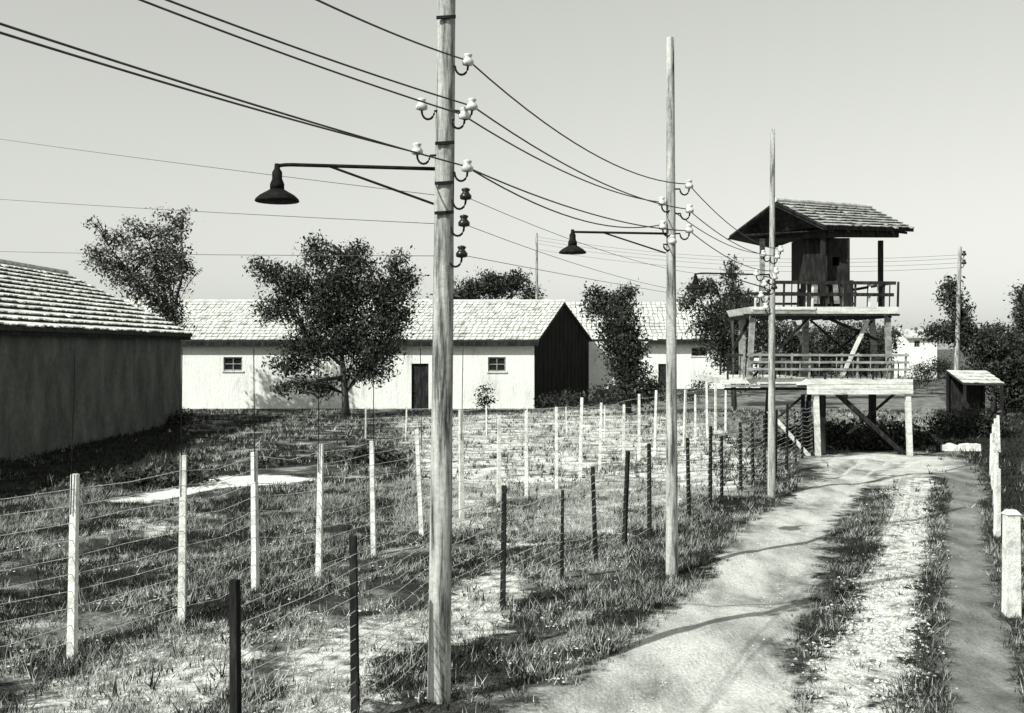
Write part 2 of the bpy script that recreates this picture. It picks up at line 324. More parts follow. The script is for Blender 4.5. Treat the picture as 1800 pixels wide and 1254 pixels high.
def d_dark(X_, Y_, px, py):
    n = fnoise(X_, Y_); u = X_ * .93 - Y_ * .37; v = X_ * .37 + Y_ * .93; n = n * .7 + .6 * np.sin(u * 1.7 + np.sin(v * .5)) * np.sin(v * .5 + 1)
    d = np.clip(0.45 + 1.6 * n, 0.03, 1) * bare(px, py) * np.where(in_bare(px, py), .16, 1)
    near_tracks = np.minimum(seg_d(px, py, PATH2), seg_d(px, py, GRAV)) < 110 * (py - HZ) / 390
    d = np.where(near_tracks, np.clip(0.75 + 0.6 * n, 0, 1) * bare(px, py), d)
    d = np.where((px > 690) & (px < 1250) & (py < 930), d * 0.4, d)
    d = np.where((px > 1640) & (py < 900) | ((px < 320) & (py < 880 - .25 * px)), np.maximum(d, .95) * bare(px, py), d)
    strip = np.abs(px - (1172 + (1000 - py) * .62)) < 70 * (py - HZ) / 390          # rank grass along the foot of the pole fence
    d = np.where(strip & (py < 1100), np.clip(d + .55, 0, 1) * bare(px, py), d)
    return d
def d_dry(X_, Y_, px, py):
    n = fnoise(X_ + 3, Y_); d = np.clip(0.25 - 1.4 * n, 0.05, 1) * bare(px, py)
    d = np.where((px > 690) & (px < 1250) & (py < 930), np.clip(d + 0.4, 0, 1), d)
    d = np.where((px > 1640) & (py < 900) | ((px < 320) & (py < 880 - .25 * px)), 0.02, d)
    return d
grass('grass', 90000, 10.5, 31, d_dark, 0.085, 0.009, M['blade_dark'], 7, 'dark green grass tufts along the verges and across the slope')
grass('far_grass', 26000, 31, 75, d_dark, 0.16, 0.022, M['blade_dark'], 5, 'dark distant grass around the watchtower and houses')
grass('dry_grass', 60000, 10.5, 34, d_dry, 0.11, 0.008, M['blade_dry'], 6, 'pale dry grass scattered over the slope and the meadow')
grass('far_dry_grass', 16000, 34, 75, d_dry, 0.16, 0.02, M['blade_dry'], 5, 'pale dry grass on the meadow before the white house')

# pebbles: too many to count
def pebbles(name, n, fn, size, label, z=0.02):
    X_, Y_ = fn(n); n = len(X_); s = size * (0.4 + 1.2 * rng.random(n) ** 2)
    base = np.array([(1, 0, 0), (0, 1, 0), (-1, 0, 0), (0, -1, 0), (0, 0, 0.7)]); fs = np.array([(0, 1, 4), (1, 2, 4), (2, 3, 4), (3, 0, 4)])
    a = rng.random(n) * 6.28; ca, sa = np.cos(a)[:, None], np.sin(a)[:, None]
    jit = 0.7 + 0.6 * rng.random((n, 5)); bx = base[None, :, 0] * jit; by = base[None, :, 1] * jit
    V = np.stack([X_[:, None] + s[:, None] * (bx * ca - by * sa), Y_[:, None] + s[:, None] * (bx * sa + by * ca), (gz(X_, Y_) + z)[:, None] + s[:, None] * base[None, :, 2] * jit], -1).reshape(-1, 3)
    Fc = (fs[None] + (np.arange(n) * 5)[:, None, None]).reshape(-1, 3)
    return tag(fastmesh(name, V, Fc, M['stone'], attr=np.repeat(rng.random(n), 5)), label, 'gravel', kind='stuff')
def along(pts, w):
    def fn(n):
        c = np.array([G(*p)[:2] for p in pts]); s = np.concatenate([[0], np.cumsum(np.hypot(*np.diff(c, axis=0).T))])
        t = rng.random(n) * s[-1]; x = np.interp(t, s, c[:, 0]) + rng.normal(0, w, n); y = np.interp(t, s, c[:, 1]) + rng.normal(0, w * 0.4, n)
        k = rng.random(n) < np.clip(0.55 + 1.3 * fnoise(x * 1.6, y * 1.4), 0.08, 1); return x[k], y[k]
    return fn
pebbles('gravel', 16000, along(GRAV, 0.38), 0.024, 'white pebbles strewn along the verge between the two tracks')
def slope_stones(n):
    u = rng.random(n); Y_ = np.sqrt(121 + u * (26 * 26 - 121)); X_ = (rng.random(n) * 0.60 - 0.50) * Y_
    k = fnoise(X_ + 3, Y_) < 0.0; return X_[k], Y_[k]
pebbles('loose_stones', 7000, along(PATH1, 0.6), 0.011, 'loose small stones on the trodden path', .043)
pebbles('loose_stones', 900, along(PATH2, 0.3), 0.010, 'loose small stones on the grey track')
def d_weed(X_, Y_, px, py): return np.clip(fnoise(X_ * 1.7 + 9, Y_ * 1.4) - .12, 0, 1) * bare(px, py)
grass('weeds', 9000, 10.5, 45, d_weed, 0.22, 0.012, M['blade_dark'], 9, 'taller dark weeds standing in patches over the rough ground')
grass('dead_stalks', 7000, 10.5, 45, lambda X_, Y_, px, py: np.clip(fnoise(X_ * 1.2 - 5, Y_ * 1.9) - .05, 0, 1) * bare(px, py), 0.26, 0.006, M['blade_dry'], 4, 'pale dead stalks standing in the grass')
pebbles('stones', 7000, slope_stones, 0.022, 'small pale stones scattered over the rough slope')

# ------------------------------------------------------------------ houses
LEAN = 0.0
def wall_panel(name, f, u0, u1, z0, z1, holes, thick, mat_, parent, zt=None):
    """f(u, z, d) -> point; holes (u0, u1, z0, z1); zt(u) optional sloping top"""
    us = sorted({u0, u1, *[h[0] for h in holes], *[h[1] for h in holes]}); zs = sorted({z0, z1, *[h[2] for h in holes], *[h[3] for h in holes]})
    m = MB()
    def solid(i, j):
        if i < 0 or j < 0 or i >= len(us) - 1 or j >= len(zs) - 1: return False
        a, b = (us[i] + us[i + 1]) / 2, (zs[j] + zs[j + 1]) / 2
        return not any(h[0] < a < h[1] and h[2] < b < h[3] for h in holes)
    for i in range(len(us) - 1):
        for j in range(len(zs) - 1):
            if not solid(i, j): continue
            a, b, c, d = us[i], us[i + 1], zs[j], zs[j + 1]
            for dd, rev in ((0, False), (thick, True)):
                q = [f(a, c, dd), f(b, c, dd), f(b, d, dd), f(a, d, dd)]
                m.add(q[::-1] if rev else q, [(0, 1, 2, 3)])
            if not solid(i - 1, j): m.add([f(a, c, thick), f(a, c, 0), f(a, d, 0), f(a, d, thick)], [(0, 1, 2, 3)])
            if not solid(i + 1, j): m.add([f(b, c, 0), f(b, c, thick), f(b, d, thick), f(b, d, 0)], [(0, 1, 2, 3)])
            if not solid(i, j - 1): m.add([f(a, c, 0), f(a, c, thick), f(b, c, thick), f(b, c, 0)], [(0, 3, 2, 1)])
            if not solid(i, j + 1): m.add([f(a, d, 0), f(b, d, 0), f(b, d, thick), f(a, d, thick)], [(0, 1, 2, 3)])
    return m.build(name, mat_, parent)
def window(f, h, parent, glass=True, bars=(1, 1), sill=True, name='window'):
    u0, u1, z0, z1 = h; w = min(0.09, (u1 - u0) * 0.1)
    m = MB()
    def fb(a, b, c, d, d0=0.10, d1=0.17): m.hexa([f(a, c, d0), f(b, c, d0), f(b, c, d1), f(a, c, d1), f(a, d, d0), f(b, d, d0), f(b, d, d1), f(a, d, d1)])
    fb(u0, u0 + w, z0, z1); fb(u1 - w, u1, z0, z1); fb(u0 + w, u1 - w, z0, z0 + w); fb(u0 + w, u1 - w, z1 - w, z1)
    for i in range(bars[0]):
        c = u0 + (u1 - u0) * (i + 1) / (bars[0] + 1); fb(c - 0.03, c + 0.03, z0 + w, z1 - w, 0.11, 0.16)
    fr = m.build(name, M['greywood'], parent)
    m = MB(); m.hexa([f(u0, z0, .19), f(u1, z0, .19), f(u1, z0, .21), f(u0, z0, .21), f(u0, z1, .19), f(u1, z1, .19), f(u1, z1, .21), f(u0, z1, .21)]); m.build('pane', M['glass'], fr)
    for i in range(bars[1]):
        c = z0 + (z1 - z0) * (i + 1) / (bars[1] + 1); m = MB()
        m.hexa([f(u0 + w, c - .03, .112), f(u1 - w, c - .03, .112), f(u1 - w, c - .03, .158), f(u0 + w, c - .03, .158), f(u0 + w, c + .03, .112), f(u1 - w, c + .03, .112), f(u1 - w, c + .03, .158), f(u0 + w, c + .03, .158)]); m.build('glazing_bar', M['greywood'], fr)
    if sill:
        m = MB(); m.hexa([f(u0 - .1, z0 - .1, -.08), f(u1 + .1, z0 - .1, -.08), f(u1 + .1, z0 - .1, .09), f(u0 - .1, z0 - .1, .09), f(u0 - .1, z0 - .003, -.08), f(u1 + .1, z0 - .003, -.08), f(u1 + .1, z0 - .003, .09), f(u0 - .1, z0 - .003, .09)]); m.build('sill', M['concrete'], fr)
    return fr
def tiled_slope(el, er, tr, tl, n, per, mat_, roof, thick=0.09, cover=1.12, wob=0.02):
    """rows of tiles from the eave (el, er) to the ridge (tl, tr); each row a part of the roof"""
    el, er, tr, tl = [np.array(p, float) for p in (el, er, tr, tl)]
    nrm = np.cross(er - el, tl - el); nrm /= np.linalg.norm(nrm)
    if nrm[1] > 0 and nrm[2] < 0: nrm = -nrm
    for i in range(n):
        a, b = i / n, min(1.0, (i + cover) / n); m = MB()
        l0, r0, l1, r1 = el + (tl - el) * a, er + (tr - er) * a, el + (tl - el) * b, er + (tr - er) * b
        off = rng.random() * 0.5
        for k in range(per):
            s0, s1 = (k + off * (k > 0)) / per, min(1, (k + 1 + off) / per) if k < per - 1 else 1.0
            if s1 - s0 < 0.01 / per: continue
            g = 0.06 / per
            j = rng.normal(0, wob * 0.5) - (rng.random() < .03) * .12; up = thick * (1 + rng.normal(0, 0.14)); dn = (l1 - l0) / np.linalg.norm(l1 - l0) * j
            q0, q1 = l0 + (r0 - l0) * (s0 + g) + dn, l0 + (r0 - l0) * (s1 - g) + dn
            p0, p1 = l1 + (r1 - l1) * (s0 + g), l1 + (r1 - l1) * (s1 - g)
            t0 = nrm * up; t1 = nrm * 0.012; bt = nrm * (up - thick * 0.55)
            m.hexa([q0 + bt, q1 + bt, p1, p0, q0 + t0, q1 + t0, p1 + t1, p0 + t1])
        m.build('tile_course', mat_, roof)

# -- long white house behind the big tree
YL = 77.0; sL = F / YL
def fL(u, z, d): return (u + LEAN * z, YL + d, z)
u1 = (935 - 896) / sL; u0 = (130 - 896) / sL
hs = thing('house', 'long low white plastered house with small dark windows and a pale tiled roof', 'house', ((u0 + u1) / 2, YL, 0))
door = ((720 - 896) / sL, (750 - 896) / sL, -0.2, 3.15); win = ((854 - 896) / sL, (885 - 896) / sL, 2.6, 3.6); winb = ((391 - 896) / sL, (424 - 896) / sL, 2.65, 3.6)
wall_panel('wall', fL, u0, u1, -0.2, 4.75, [door, win, winb], 0.3, M['plaster'], hs)
m = MB(); m.hexa([fL(door[0], -.2, .16), fL(door[1], -.2, .16), fL(door[1], -.2, .22), fL(door[0], -.2, .22), fL(door[0], 3.15, .16), fL(door[1], 3.15, .16), fL(door[1], 3.15, .22), fL(door[0], 3.15, .22)])
dr = m.build('door', M['timber'], hs)
m = MB(); m.lathe(fL(door[0] + .15, 1.1, .10), [(0.02, 0), (0.05, .02), (0.05, .08), (0.02, .1)], 8); m.build('handle', M['iron'], dr)
window(fL, win, hs); window(fL, winb, hs)
# gable towards the tower
gx0, gx1 = u1, (1030 - 896) / F * 88
def gp(t, z): return (gx0 + (gx1 - gx0) * t + LEAN * z, YL + 0.002 + 11 * t, z)
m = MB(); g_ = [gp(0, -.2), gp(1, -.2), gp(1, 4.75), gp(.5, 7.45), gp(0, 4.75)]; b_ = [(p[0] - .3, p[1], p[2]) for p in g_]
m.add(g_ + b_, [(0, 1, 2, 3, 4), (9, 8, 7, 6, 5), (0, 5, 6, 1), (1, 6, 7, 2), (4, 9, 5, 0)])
gw = m.build('gable_wall', M['gable_shade'], hs); gw['label'] = 'gable wall with its shade put in as dark boards'
for i in range(14):                               # upright dark boards added to carry the gable's painted shade
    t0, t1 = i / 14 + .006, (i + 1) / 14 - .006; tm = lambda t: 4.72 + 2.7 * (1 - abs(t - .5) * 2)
    m = MB(); q = [gp(t0, -.1), gp(t1, -.1), gp(t1, tm(t1)), gp(t0, tm(t0))]; m.hexa([q[0], q[1], (q[1][0] + .04, q[1][1], q[1][2]), (q[0][0] + .04, q[0][1], q[0][2]), q[3], q[2], (q[2][0] + .04, q[2][1], q[2][2]), (q[3][0] + .04, q[3][1], q[3][2])]); m.build('shade_board', M['gable_shade'], gw)
m = MB(); m.add([fL(u0, -.2, .3), fL(u0, -.2, 11), fL(u0, 4.75, 11), fL(u0, 7.4, 5.5), fL(u0, 4.75, .3)], [(4, 3, 2, 1, 0)]); m.build('gable_wall', M['plaster'], hs)
m = MB(); m.add([fL(u0, -.2, 11), (gx1, YL + 11, -.2), (gx1 + 4.75, YL + 11, 4.75), fL(u0, 4.75, 11)], [(3, 2, 1, 0)]); m.build('rear_wall', M['plaster'], hs)
e0, e1, rz, ez = fL(u0 - .3, 4.78, -.45), fL(u1 + .3, 4.78, -.45), 7.66, 4.78
r0, r1 = fL(u0 - .3, rz, 5.4), fL(3.95, rz, 5.4); k0, k1 = fL(u0 - .3, 4.72, 11.7), fL(gx1 + .5, 4.72, 11.7)
m = MB(); dn = np.array((0, 0, -.16))
top = [np.array(p) for p in (e0, e1, r1, r0, k1, k0)]
m.add(top + [p + dn for p in top], [(0, 1, 2, 3), (3, 2, 4, 5), (6, 9, 8, 7), (9, 11, 10, 8), (0, 6, 7, 1), (5, 4, 10, 11), (1, 7, 8, 2), (2, 8, 10, 4), (3, 9, 6, 0), (5, 11, 9, 3)])
rf = m.build('roof', M['batten'], hs)
tiled_slope(e0, e1, r1, r0, 13, 80, M['tile'], rf, 0.07)
m = MB(); m.tube([np.array(r0) + (0, 0, .06), np.array(r1) + (0, 0, .06)], 0.14, 8); m.build('ridge_cap', M['tile'], rf)
m = MB(); m.box(u0 - .3, u1 + .3, YL - .50, YL - .42, 4.36, 4.70); m.build('eave_shadow_board', M['timber'], rf)  # dark strip standing for the shadow band under the eave
for k in range(11):
    a = u0 + 2.5 + k * 2.6; m = MB(); m.hexa([fL(a, 4.35, -.41), fL(a + .16, 4.35, -.41), fL(a + .16, 4.35, -.003), fL(a, 4.35, -.003), fL(a, 4.55, -.41), fL(a + .16, 4.55, -.41), fL(a + .16, 4.55, -.003), fL(a, 4.55, -.003)]); m.build('rafter_end', M['timber'], rf)

# -- second house farther back
Y2 = 115.0; s2 = F / Y2
def f2(u, z, d): return (u + LEAN * z, Y2 + d, z)
ua, ub = (1000 - 896) / s2, (1330 - 896) / s2
hs = thing('house', 'white house with pale tiled roof standing between two dark trees', 'house', (ua, Y2, 0))
w2 = ((1210 - 896) / s2, (1238 - 896) / s2, 3.4, 4.3); w3 = ((1152 - 896) / s2, (1168 - 896) / s2, -.2, 2.6)
wall_panel('wall', f2, ua, ub, -.2, 5.15, [w2, w3], .3, M['plaster'], hs); window(f2, w2, hs)
m = MB(); m.hexa([f2(w3[0], -.2, .16), f2(w3[1], -.2, .16), f2(w3[1], -.2, .22), f2(w3[0], -.2, .22), f2(w3[0], 2.6, .16), f2(w3[1], 2.6, .16), f2(w3[1], 2.6, .22), f2(w3[0], 2.6, .22)]); m.build('door', M['timber'], hs)
for uu in (ua, ub):
    m = MB(); q = [f2(uu, -.2, .3), f2(uu, -.2, 10), f2(uu, 5.15, 10), f2(uu, 9.0, 5), f2(uu, 5.15, .3)]; m.add(q, [(0, 1, 2, 3, 4)]); m.build('gable_wall', M['plaster'], hs)
m = MB(); m.add([f2(ua, -.2, 10), f2(ub, -.2, 10), f2(ub, 5.15, 10), f2(ua, 5.15, 10)], [(3, 2, 1, 0)]); m.build('rear_wall', M['plaster'], hs)
e0, e1, r0, r1, k0, k1 = f2(ua - .4, 5.1, -.8), f2(ub + .4, 5.1, -.8), f2(ua - .4, 9.25, 5), f2(ub + .4, 9.25, 5), f2(ua - .4, 5.1, 10.8), f2(ub + .4, 5.1, 10.8)
top = [np.array(p) for p in (e0, e1, r1, r0, k1, k0)]; m = MB()
m.add(top + [p + dn for p in top], [(0, 1, 2, 3), (3, 2, 4, 5), (6, 9, 8, 7), (9, 11, 10, 8), (0, 6, 7, 1), (5, 4, 10, 11), (1, 7, 8, 2), (2, 8, 10, 4), (3, 9, 6, 0), (5, 11, 9, 3)])
rf = m.build('roof', M['batten'], hs); tiled_slope(e0, e1, r1, r0, 12, 40, M['tile'], rf, 0.09)
m = MB(); m.box(ua - .4, ub + .4, Y2 - .86, Y2 - .74, 4.7, 5.02); m.build('eave_shadow_board', M['timber'], rf)  # eave shadow drawn as a dark board here too

# -- grey building whose long side runs in from the left
XW, YN, YF = -18.75, 22.0, 62.5; XB = XW - 14.0
hs = thing('house', 'large grey walled building with bold rows of pale tiles, its long side in shade', 'house', (XW, YF, 0))
def fN(u, z, d): return (XW - d, YN + u, z)
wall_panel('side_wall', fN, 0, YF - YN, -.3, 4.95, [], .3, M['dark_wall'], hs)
for yy, nm in ((YF - .15, 'gable_wall'), (YN + .15, 'gable_wall')):
    m = MB(); q = [(XB + .3, yy, -.3), (XW - .302, yy, -.3), (XW - .302, yy, 4.9), ((XW + XB) / 2, yy, 8.25), (XB + .3, yy, 4.9)]; m.add(q + [(p[0], p[1] - .25, p[2]) for p in q], [(0, 1, 2, 3, 4), (9, 8, 7, 6, 5), (0, 5, 6, 1), (1, 6, 7, 2), (4, 9, 5, 0)]); m.build(nm, M['plaster'], hs)
m = MB(); m.box(XB, XB + .29, YN, YF, -.3, 4.95); m.build('side_wall', M['plaster'], hs)
el, er = np.array((XW + .45, YN - .5, 5.02)), np.array((XW + .45, YF + .7, 5.02)); tl, tr = np.array(((XW + XB) / 2, YN - .5, 8.52)), np.array(((XW + XB) / 2, YF + 1.2, 8.52)); bl_, br_ = np.array((XB - .45, YN - .5, 5.02)), np.array((XB - .45, YF + .7, 5.02))
top = [el, er, tr, tl, br_, bl_]; m = MB()
m.add(top + [p + dn for p in top], [(0, 1, 2, 3), (3, 2, 4, 5), (6, 9, 8, 7), (9, 11, 10, 8), (0, 6, 7, 1), (5, 4, 10, 11), (1, 7, 8, 2), (2, 8, 10, 4), (3, 9, 6, 0), (5, 11, 9, 3)])
rf = m.build('roof', M['batten'], hs); rf['label'] = 'roof with bold rows of pale tiles'
tiled_slope(el, er, tr, tl, 13, 90, M['tile3'], rf, 0.10, cover=.74, wob=0.05)
m = MB(); m.tube([tl + (0, 0, .05), tr + (0, 0, .05)], 0.15, 8); m.build('ridge_cap', M['tile2'], rf)
m = MB(); m.box(XW + .30, XW + .38, YN - .4, YF + .6, 4.70, 4.92); m.build('eave_shadow_board', M['timber'], rf)  # dark board in place of the shadow line below this eave
m = MB(); m.box(XW + .003, XW + .297, YN - .3, YF, 4.80, 4.86); m.build('soffit', M['timber'], rf)

# -- small house behind the watchtower
Y3 = 150.0; s3 = F / Y3
def f3(u, z, d): return (u + LEAN * z, Y3 + d, z)
ua, ub = (1588 - 896) / s3, (1640 - 896) / s3
hs = thing('house', 'tiny white house with one square window, far behind the watchtower', 'house', (ua, Y3, 0))
w = ((1600 - 896) / s3, (1610 - 896) / s3, 4.4, 5.3); wall_panel('wall', f3, ua, ub, -.2, 5.8, [w], .3, M['plaster'], hs); window(f3, w, hs, sill=False)
for uu in (ua, ub):
    m = MB(); m.add([f3(uu, -.2, .3), f3(uu, -.2, 6), f3(uu, 5.8, 6), f3(uu, 7, 3), f3(uu, 5.8, .3)], [(0, 1, 2, 3, 4)]); m.build('gable_wall', M['plaster'], hs)
e0, e1, r0, r1, k0, k1 = f3(ua - .3, 5.75, -.5), f3(ub + .3, 5.75, -.5), f3(ua - .3, 6.9, 3), f3(ub + .3, 6.9, 3), f3(ua - .3, 5.75, 6.5), f3(ub + .3, 5.75, 6.5)
top = [np.array(p) for p in (e0, e1, r1, r0, k1, k0)]; m = MB()
m.add(top + [p + dn for p in top], [(0, 1, 2, 3), (3, 2, 4, 5), (6, 9, 8, 7), (9, 11, 10, 8), (0, 6, 7, 1), (5, 4, 10, 11), (1, 7, 8, 2), (2, 8, 10, 4), (3, 9, 6, 0), (5, 11, 9, 3)])
m.build('roof', M['tile2'], hs)

# -- low shed with a bright roof
YS = 66.0; sS = F / YS
sh = thing('shed', 'low open shed with a bright tiled roof among the dark bushes beyond the track', 'shed', P(1700, 732, YS) * (1, 1, 0))
q = [P(1686, 671, YS), P(1758, 672, YS), P(1726, 649, YS + 3.0), P(1656, 648, YS + 3.0)]
m = MB(); m.add(list(q) + [p + dn * .6 for p in q], [(0, 1, 2, 3), (7, 6, 5, 4), (0, 4, 5, 1), (3, 2, 6, 7), (0, 3, 7, 4), (1, 5, 6, 2)]); rf = m.build('roof', M['batten'], sh)
tiled_slope(q[0], q[1], q[2], q[3], 4, 9, M['tile'], rf, 0.08)
for p, dd in ((q[0], 0), (q[1], 0), (q[2], 0), (q[3], 0)):
    z = p[2] - .1; m = MB(); m.beam((p[0] + (.12 if p is q[0] or p is q[3] else -.12), p[1] + .1, -.2), (p[0] + (.12 if p is q[0] or p is q[3] else -.12), p[1] + .1, z), .14, .14); m.build('post', M['timber'], sh)
m = MB(); m.box(q[3][0] + .1, q[2][0] - .1, YS + 3.18, YS + 3.24, -.1, q[3][2] - .12); m.build('rear_wall', M['timber'], sh)

# ------------------------------------------------------------------ watchtower
YT = 43.0; sT = F / YT
def T(xo, y, dd=0.0):                              
    p = P(xo, y, YT); return np.array([p[0], YT + dd, p[2]])
def TX(x, y, dd=0.0): p = P(x + y, y, YT); return np.array([p[0], YT + dd, p[2]])
tw = thing('watchtower', 'timber watchtower with two railed platforms and a small tiled roof', 'watchtower', TX(720, 800) * (1, 1, 0))
def part(name, a, b, w, d, mt, parent=tw):
    m = MB(); m.beam(a, b, w, d); return m.build(name, M[mt], parent)
gz0 = 803
part('leg', T(1433, gz0, .1), T(1429, 690, .1), .19, .19, 'palewood'); part('leg', T(1594, gz0, .1), T(1590, 690, .1), .19, .19, 'palewood')
part('leg', T(1392, gz0, 5), T(1400, 690, 5), .26, .26, 'timber'); part('leg', T(1452, gz0, 1.2), T(1452, 694, 1.2), .3, .3, 'timber'); part('leg', T(1600, gz0, 5), T(1600, 690, 5), .26, .26, 'timber')
part('strut', TX(620, 803, .4), TX(628, 722, .4), .2, .2, 'palewood'); part('strut', TX(791, 803, .4), TX(781, 692, .4), .26, .24, 'timber')
part('brace', TX(622, 741, .9), TX(727, 692, .9), .12, .12, 'timber'); part('brace', TX(735, 762, .9), TX(890, 690, .9), .13, .13, 'timber')
part('brace', TX(640, 800, 3), TX(760, 693, 3), .16, .16, 'timber'); part('brace', TX(668, 760, 2), TX(735, 694, 2), .14, .14, 'timber')
# lower platform
dk = MB(); 
def slab(m, x0a, x1a, y0, x0b, x1b, y1, d0, d1): m.hexa([TX(x0b, y1, d0), TX(x1b, y1, d0), TX(x1b, y1, d1), TX(x0b, y1, d1), TX(x0a, y0, d0), TX(x1a, y0, d0), TX(x1a, y0, d1), TX(x0a, y0, d1)])
slab(dk, 748, 934, 664, 722, 908, 674, 0, 4.6); d2 = dk.build('lower_platform', M['palewood'], tw)
for i, (ya, yb) in enumerate(((664, 672.5), (673, 681), (681.5, 690))):
    m = MB(); slab(m, 1412 - ya, 1597 - ya, ya, 1412 - yb, 1597 - yb, yb, -.05 - .012 * i, -.003); m.build('fascia_board', M['palewood'], d2)
m = MB(); slab(m, 600, 752, 661, 592, 744, 672, .3, 5.2); d2b = m.build('side_platform', M['palewood'], tw)
m = MB(); slab(m, 598, 744, 674, 596, 742, 678, .28, .5); m.build('edge_board', M['greywood'], d2b)
m = MB(); slab(m, 594, 740, 680, 590, 737, 684, .6, .8); m.build('edge_board', M['timber'], d2b)
for k in range(12):
    xo = 1276 + k * 28; dd = 0.02 if xo > 1410 else .32
    part('rail_post', T(xo, 664, dd), T(xo + 2, 618, dd), .07, .07, 'greywood' if k % 3 else 'timber', d2)
    if k % 2: part('rail_post', T(xo - 5, 664, 4.5), T(xo - 5, 619, 4.5), .08, .08, 'timber', d2)
for y, a, b, mt in ((622, 686, 968, 'greywood'), (634.5, 676, 956, 'greywood'), (647, 660, 944, 'greywood')):
    part('rail', TX(a, y - 1, -.04), TX(b, y, -.04), .09, .06, mt, d2); part('rail', TX(a - 4, y + 4, 4.6), TX(b - 8, y + 4, 4.6), .1, .08, 'timber', d2)
part('rail', TX(686, 622, .1), TX(690, 622, 4.5), .08, .08, 'timber', d2)
# upper legs and cross braces
part('leg', T(1313, 664, .2), T(1319, 551, .2), .2, .2, 'greywood'); part('leg', T(1340, 664, 4.4), T(1340, 551, 4.4), .24, .24, 'greywood')
part('leg', T(1462, 664, 4.4), T(1462, 551, 4.4), .24, .24, 'greywood'); part('leg', T(1560, 664, .2), T(1556, 551, .2), .2, .2, 'greywood'); part('leg', T(1598, 664, 4.4), T(1590, 551, 4.4), .22, .22, 'greywood')
part('brace', TX(820, 660, .5), TX(966, 560, .5), .15, .12, 'palewood'); part('brace', TX(902, 556, .7), TX(962, 604, .7), .12, .1, 'timber')
part('brace', TX(814, 585, .8), TX(870, 556, .8), .14, .1, 'palewood'); part('brace', TX(872, 558, 3.6), TX(812, 660, 3.6), .14, .12, 'greywood'); part('brace', T(1322, 660, .4), T(1420, 556, .4), .11, .09, 'timber'); part('brace', T(1470, 660, 4.3), T(1590, 556, 4.3), .12, .1, 'timber'); part('brace', T(1590, 660, 4.2), T(1470, 556, 4.2), .12, .1, 'timber'); part('brace', TX(700, 614, 3.6), TX(790, 556, 3.6), .14, .14, 'timber')
# upper platform
m = MB(); slab(m, 774, 1034, 537, 768, 1022, 549, 0, 4.6); d1 = m.build('upper_platform', M['palewood'], tw)
m = MB(); slab(m, 776, 890, 538, 774, 884, 542, -.06, -.003); m.build('edge_board', M['palewood'], d1)
m = MB(); slab(m, 770, 882, 545, 768, 878, 549, -.06, -.003); m.build('edge_board', M['greywood'], d1)
for i in range(9):
    x = 770 + i * 30; m = MB(); slab(m, x - 6, x, 550, x - 9, x - 3, 556, .1, 4.5); m.build('joist', M['timber'], d1)
m = MB(); slab(m, 752, 1024, 549.4, 750, 1020, 553, -.1, .09); m.build('edge_beam', M['timber'], d1)
for k in range(11):
    xo = 1322 + k * 25; part('rail_post', T(xo, 537, .06), T(xo + 1, 493, .06), .07, .07, 'timber' if k % 4 else 'palewood', d1)
    if k % 2: part('rail_post', T(xo + 6, 537, 4.5), T(xo + 6, 494, 4.5), .07, .07, 'timber', d1)
for y, a, b in ((494, 842, 1072), (514.5, 800, 1048)):
    part('rail', TX(a, y, 0), TX(b, y + 1.5, 0), .13, .08, 'timber', d1); part('rail', TX(a + 10, y + 9, 4.55), TX(b - 12, y + 9, 4.55), .1, .08, 'timber', d1)
part('rail', TX(1068, 495, .06), TX(1056, 497, 4.5), .1, .08, 'timber', d1)
for k in range(24):
    xo = 1318 + k * 10.5 + rng.normal(0, 2); yt = 496 + rng.random() * 10
    if k % 2: part('baluster', T(xo, 537, .16), T(xo + 1, yt, .16), .035, .035, 'timber' if k % 3 else 'palewood', d1)
for k in range(30):
    xo = 1290 + k * 10 + rng.normal(0, 2); part('baluster', T(xo, 663, .5), T(xo + 1, 624 + rng.random() * 12, .5), .035, .035, 'timber' if k % 3 else 'greywood', d2)
# cabin
m = MB(); m.hexa([T(1436, 537, .9), T(1506, 537, .9), T(1506, 537, 3.0), T(1436, 537, 3.0), T(1436, 488, .9), T(1506, 488, .9), T(1506, 488, 3.0), T(1436, 488, 3.0)]); cb = m.build('cabin', M['timber'], tw)
def cabin_post(xo0, xo1, y0, y1, d0, d1_):
    m = MB(); m.hexa([T(xo0, y1, d0), T(xo1, y1, d0), T(xo1, y1, d1_), T(xo0, y1, d1_), T(xo0, y0, d0), T(xo1, y0, d0), T(xo1, y0, d1_), T(xo0, y0, d1_)]); m.build('panel', M['timber'], cb)
cabin_post(1418, 1470, 412, 488, 1.0, 2.9); cabin_post(1470, 1501, 412, 446, 1.0, 2.9); cabin_post(1483, 1501, 446, 462, 1.0, 2.9); cabin_post(1470, 1501, 462, 488, 1.0, 2.9); cabin_post(1440, 1500, 450, 488, 2.7, 2.95) 
for i in range(3): 
    m = MB(); slab(m, 935 + 18 * i, 945 + 18 * i, 496, 905 + 18 * i, 915 + 18 * i, 530, .82, .895); m.build('batten', M['greywood'], cb)
for px_, dd, mt in ((1334, 1.2, 'greywood'), (1541, 3.2, 'timber'), (1440, .55, 'timber'), (1418, 4.9, 'timber')):
    a_ = P(px_, 412, YT + dd); part('post', (a_[0], a_[1], 5.83), (a_[0], a_[1], 8.72 if px_ != 1418 else 8.8), .18, .18, mt)
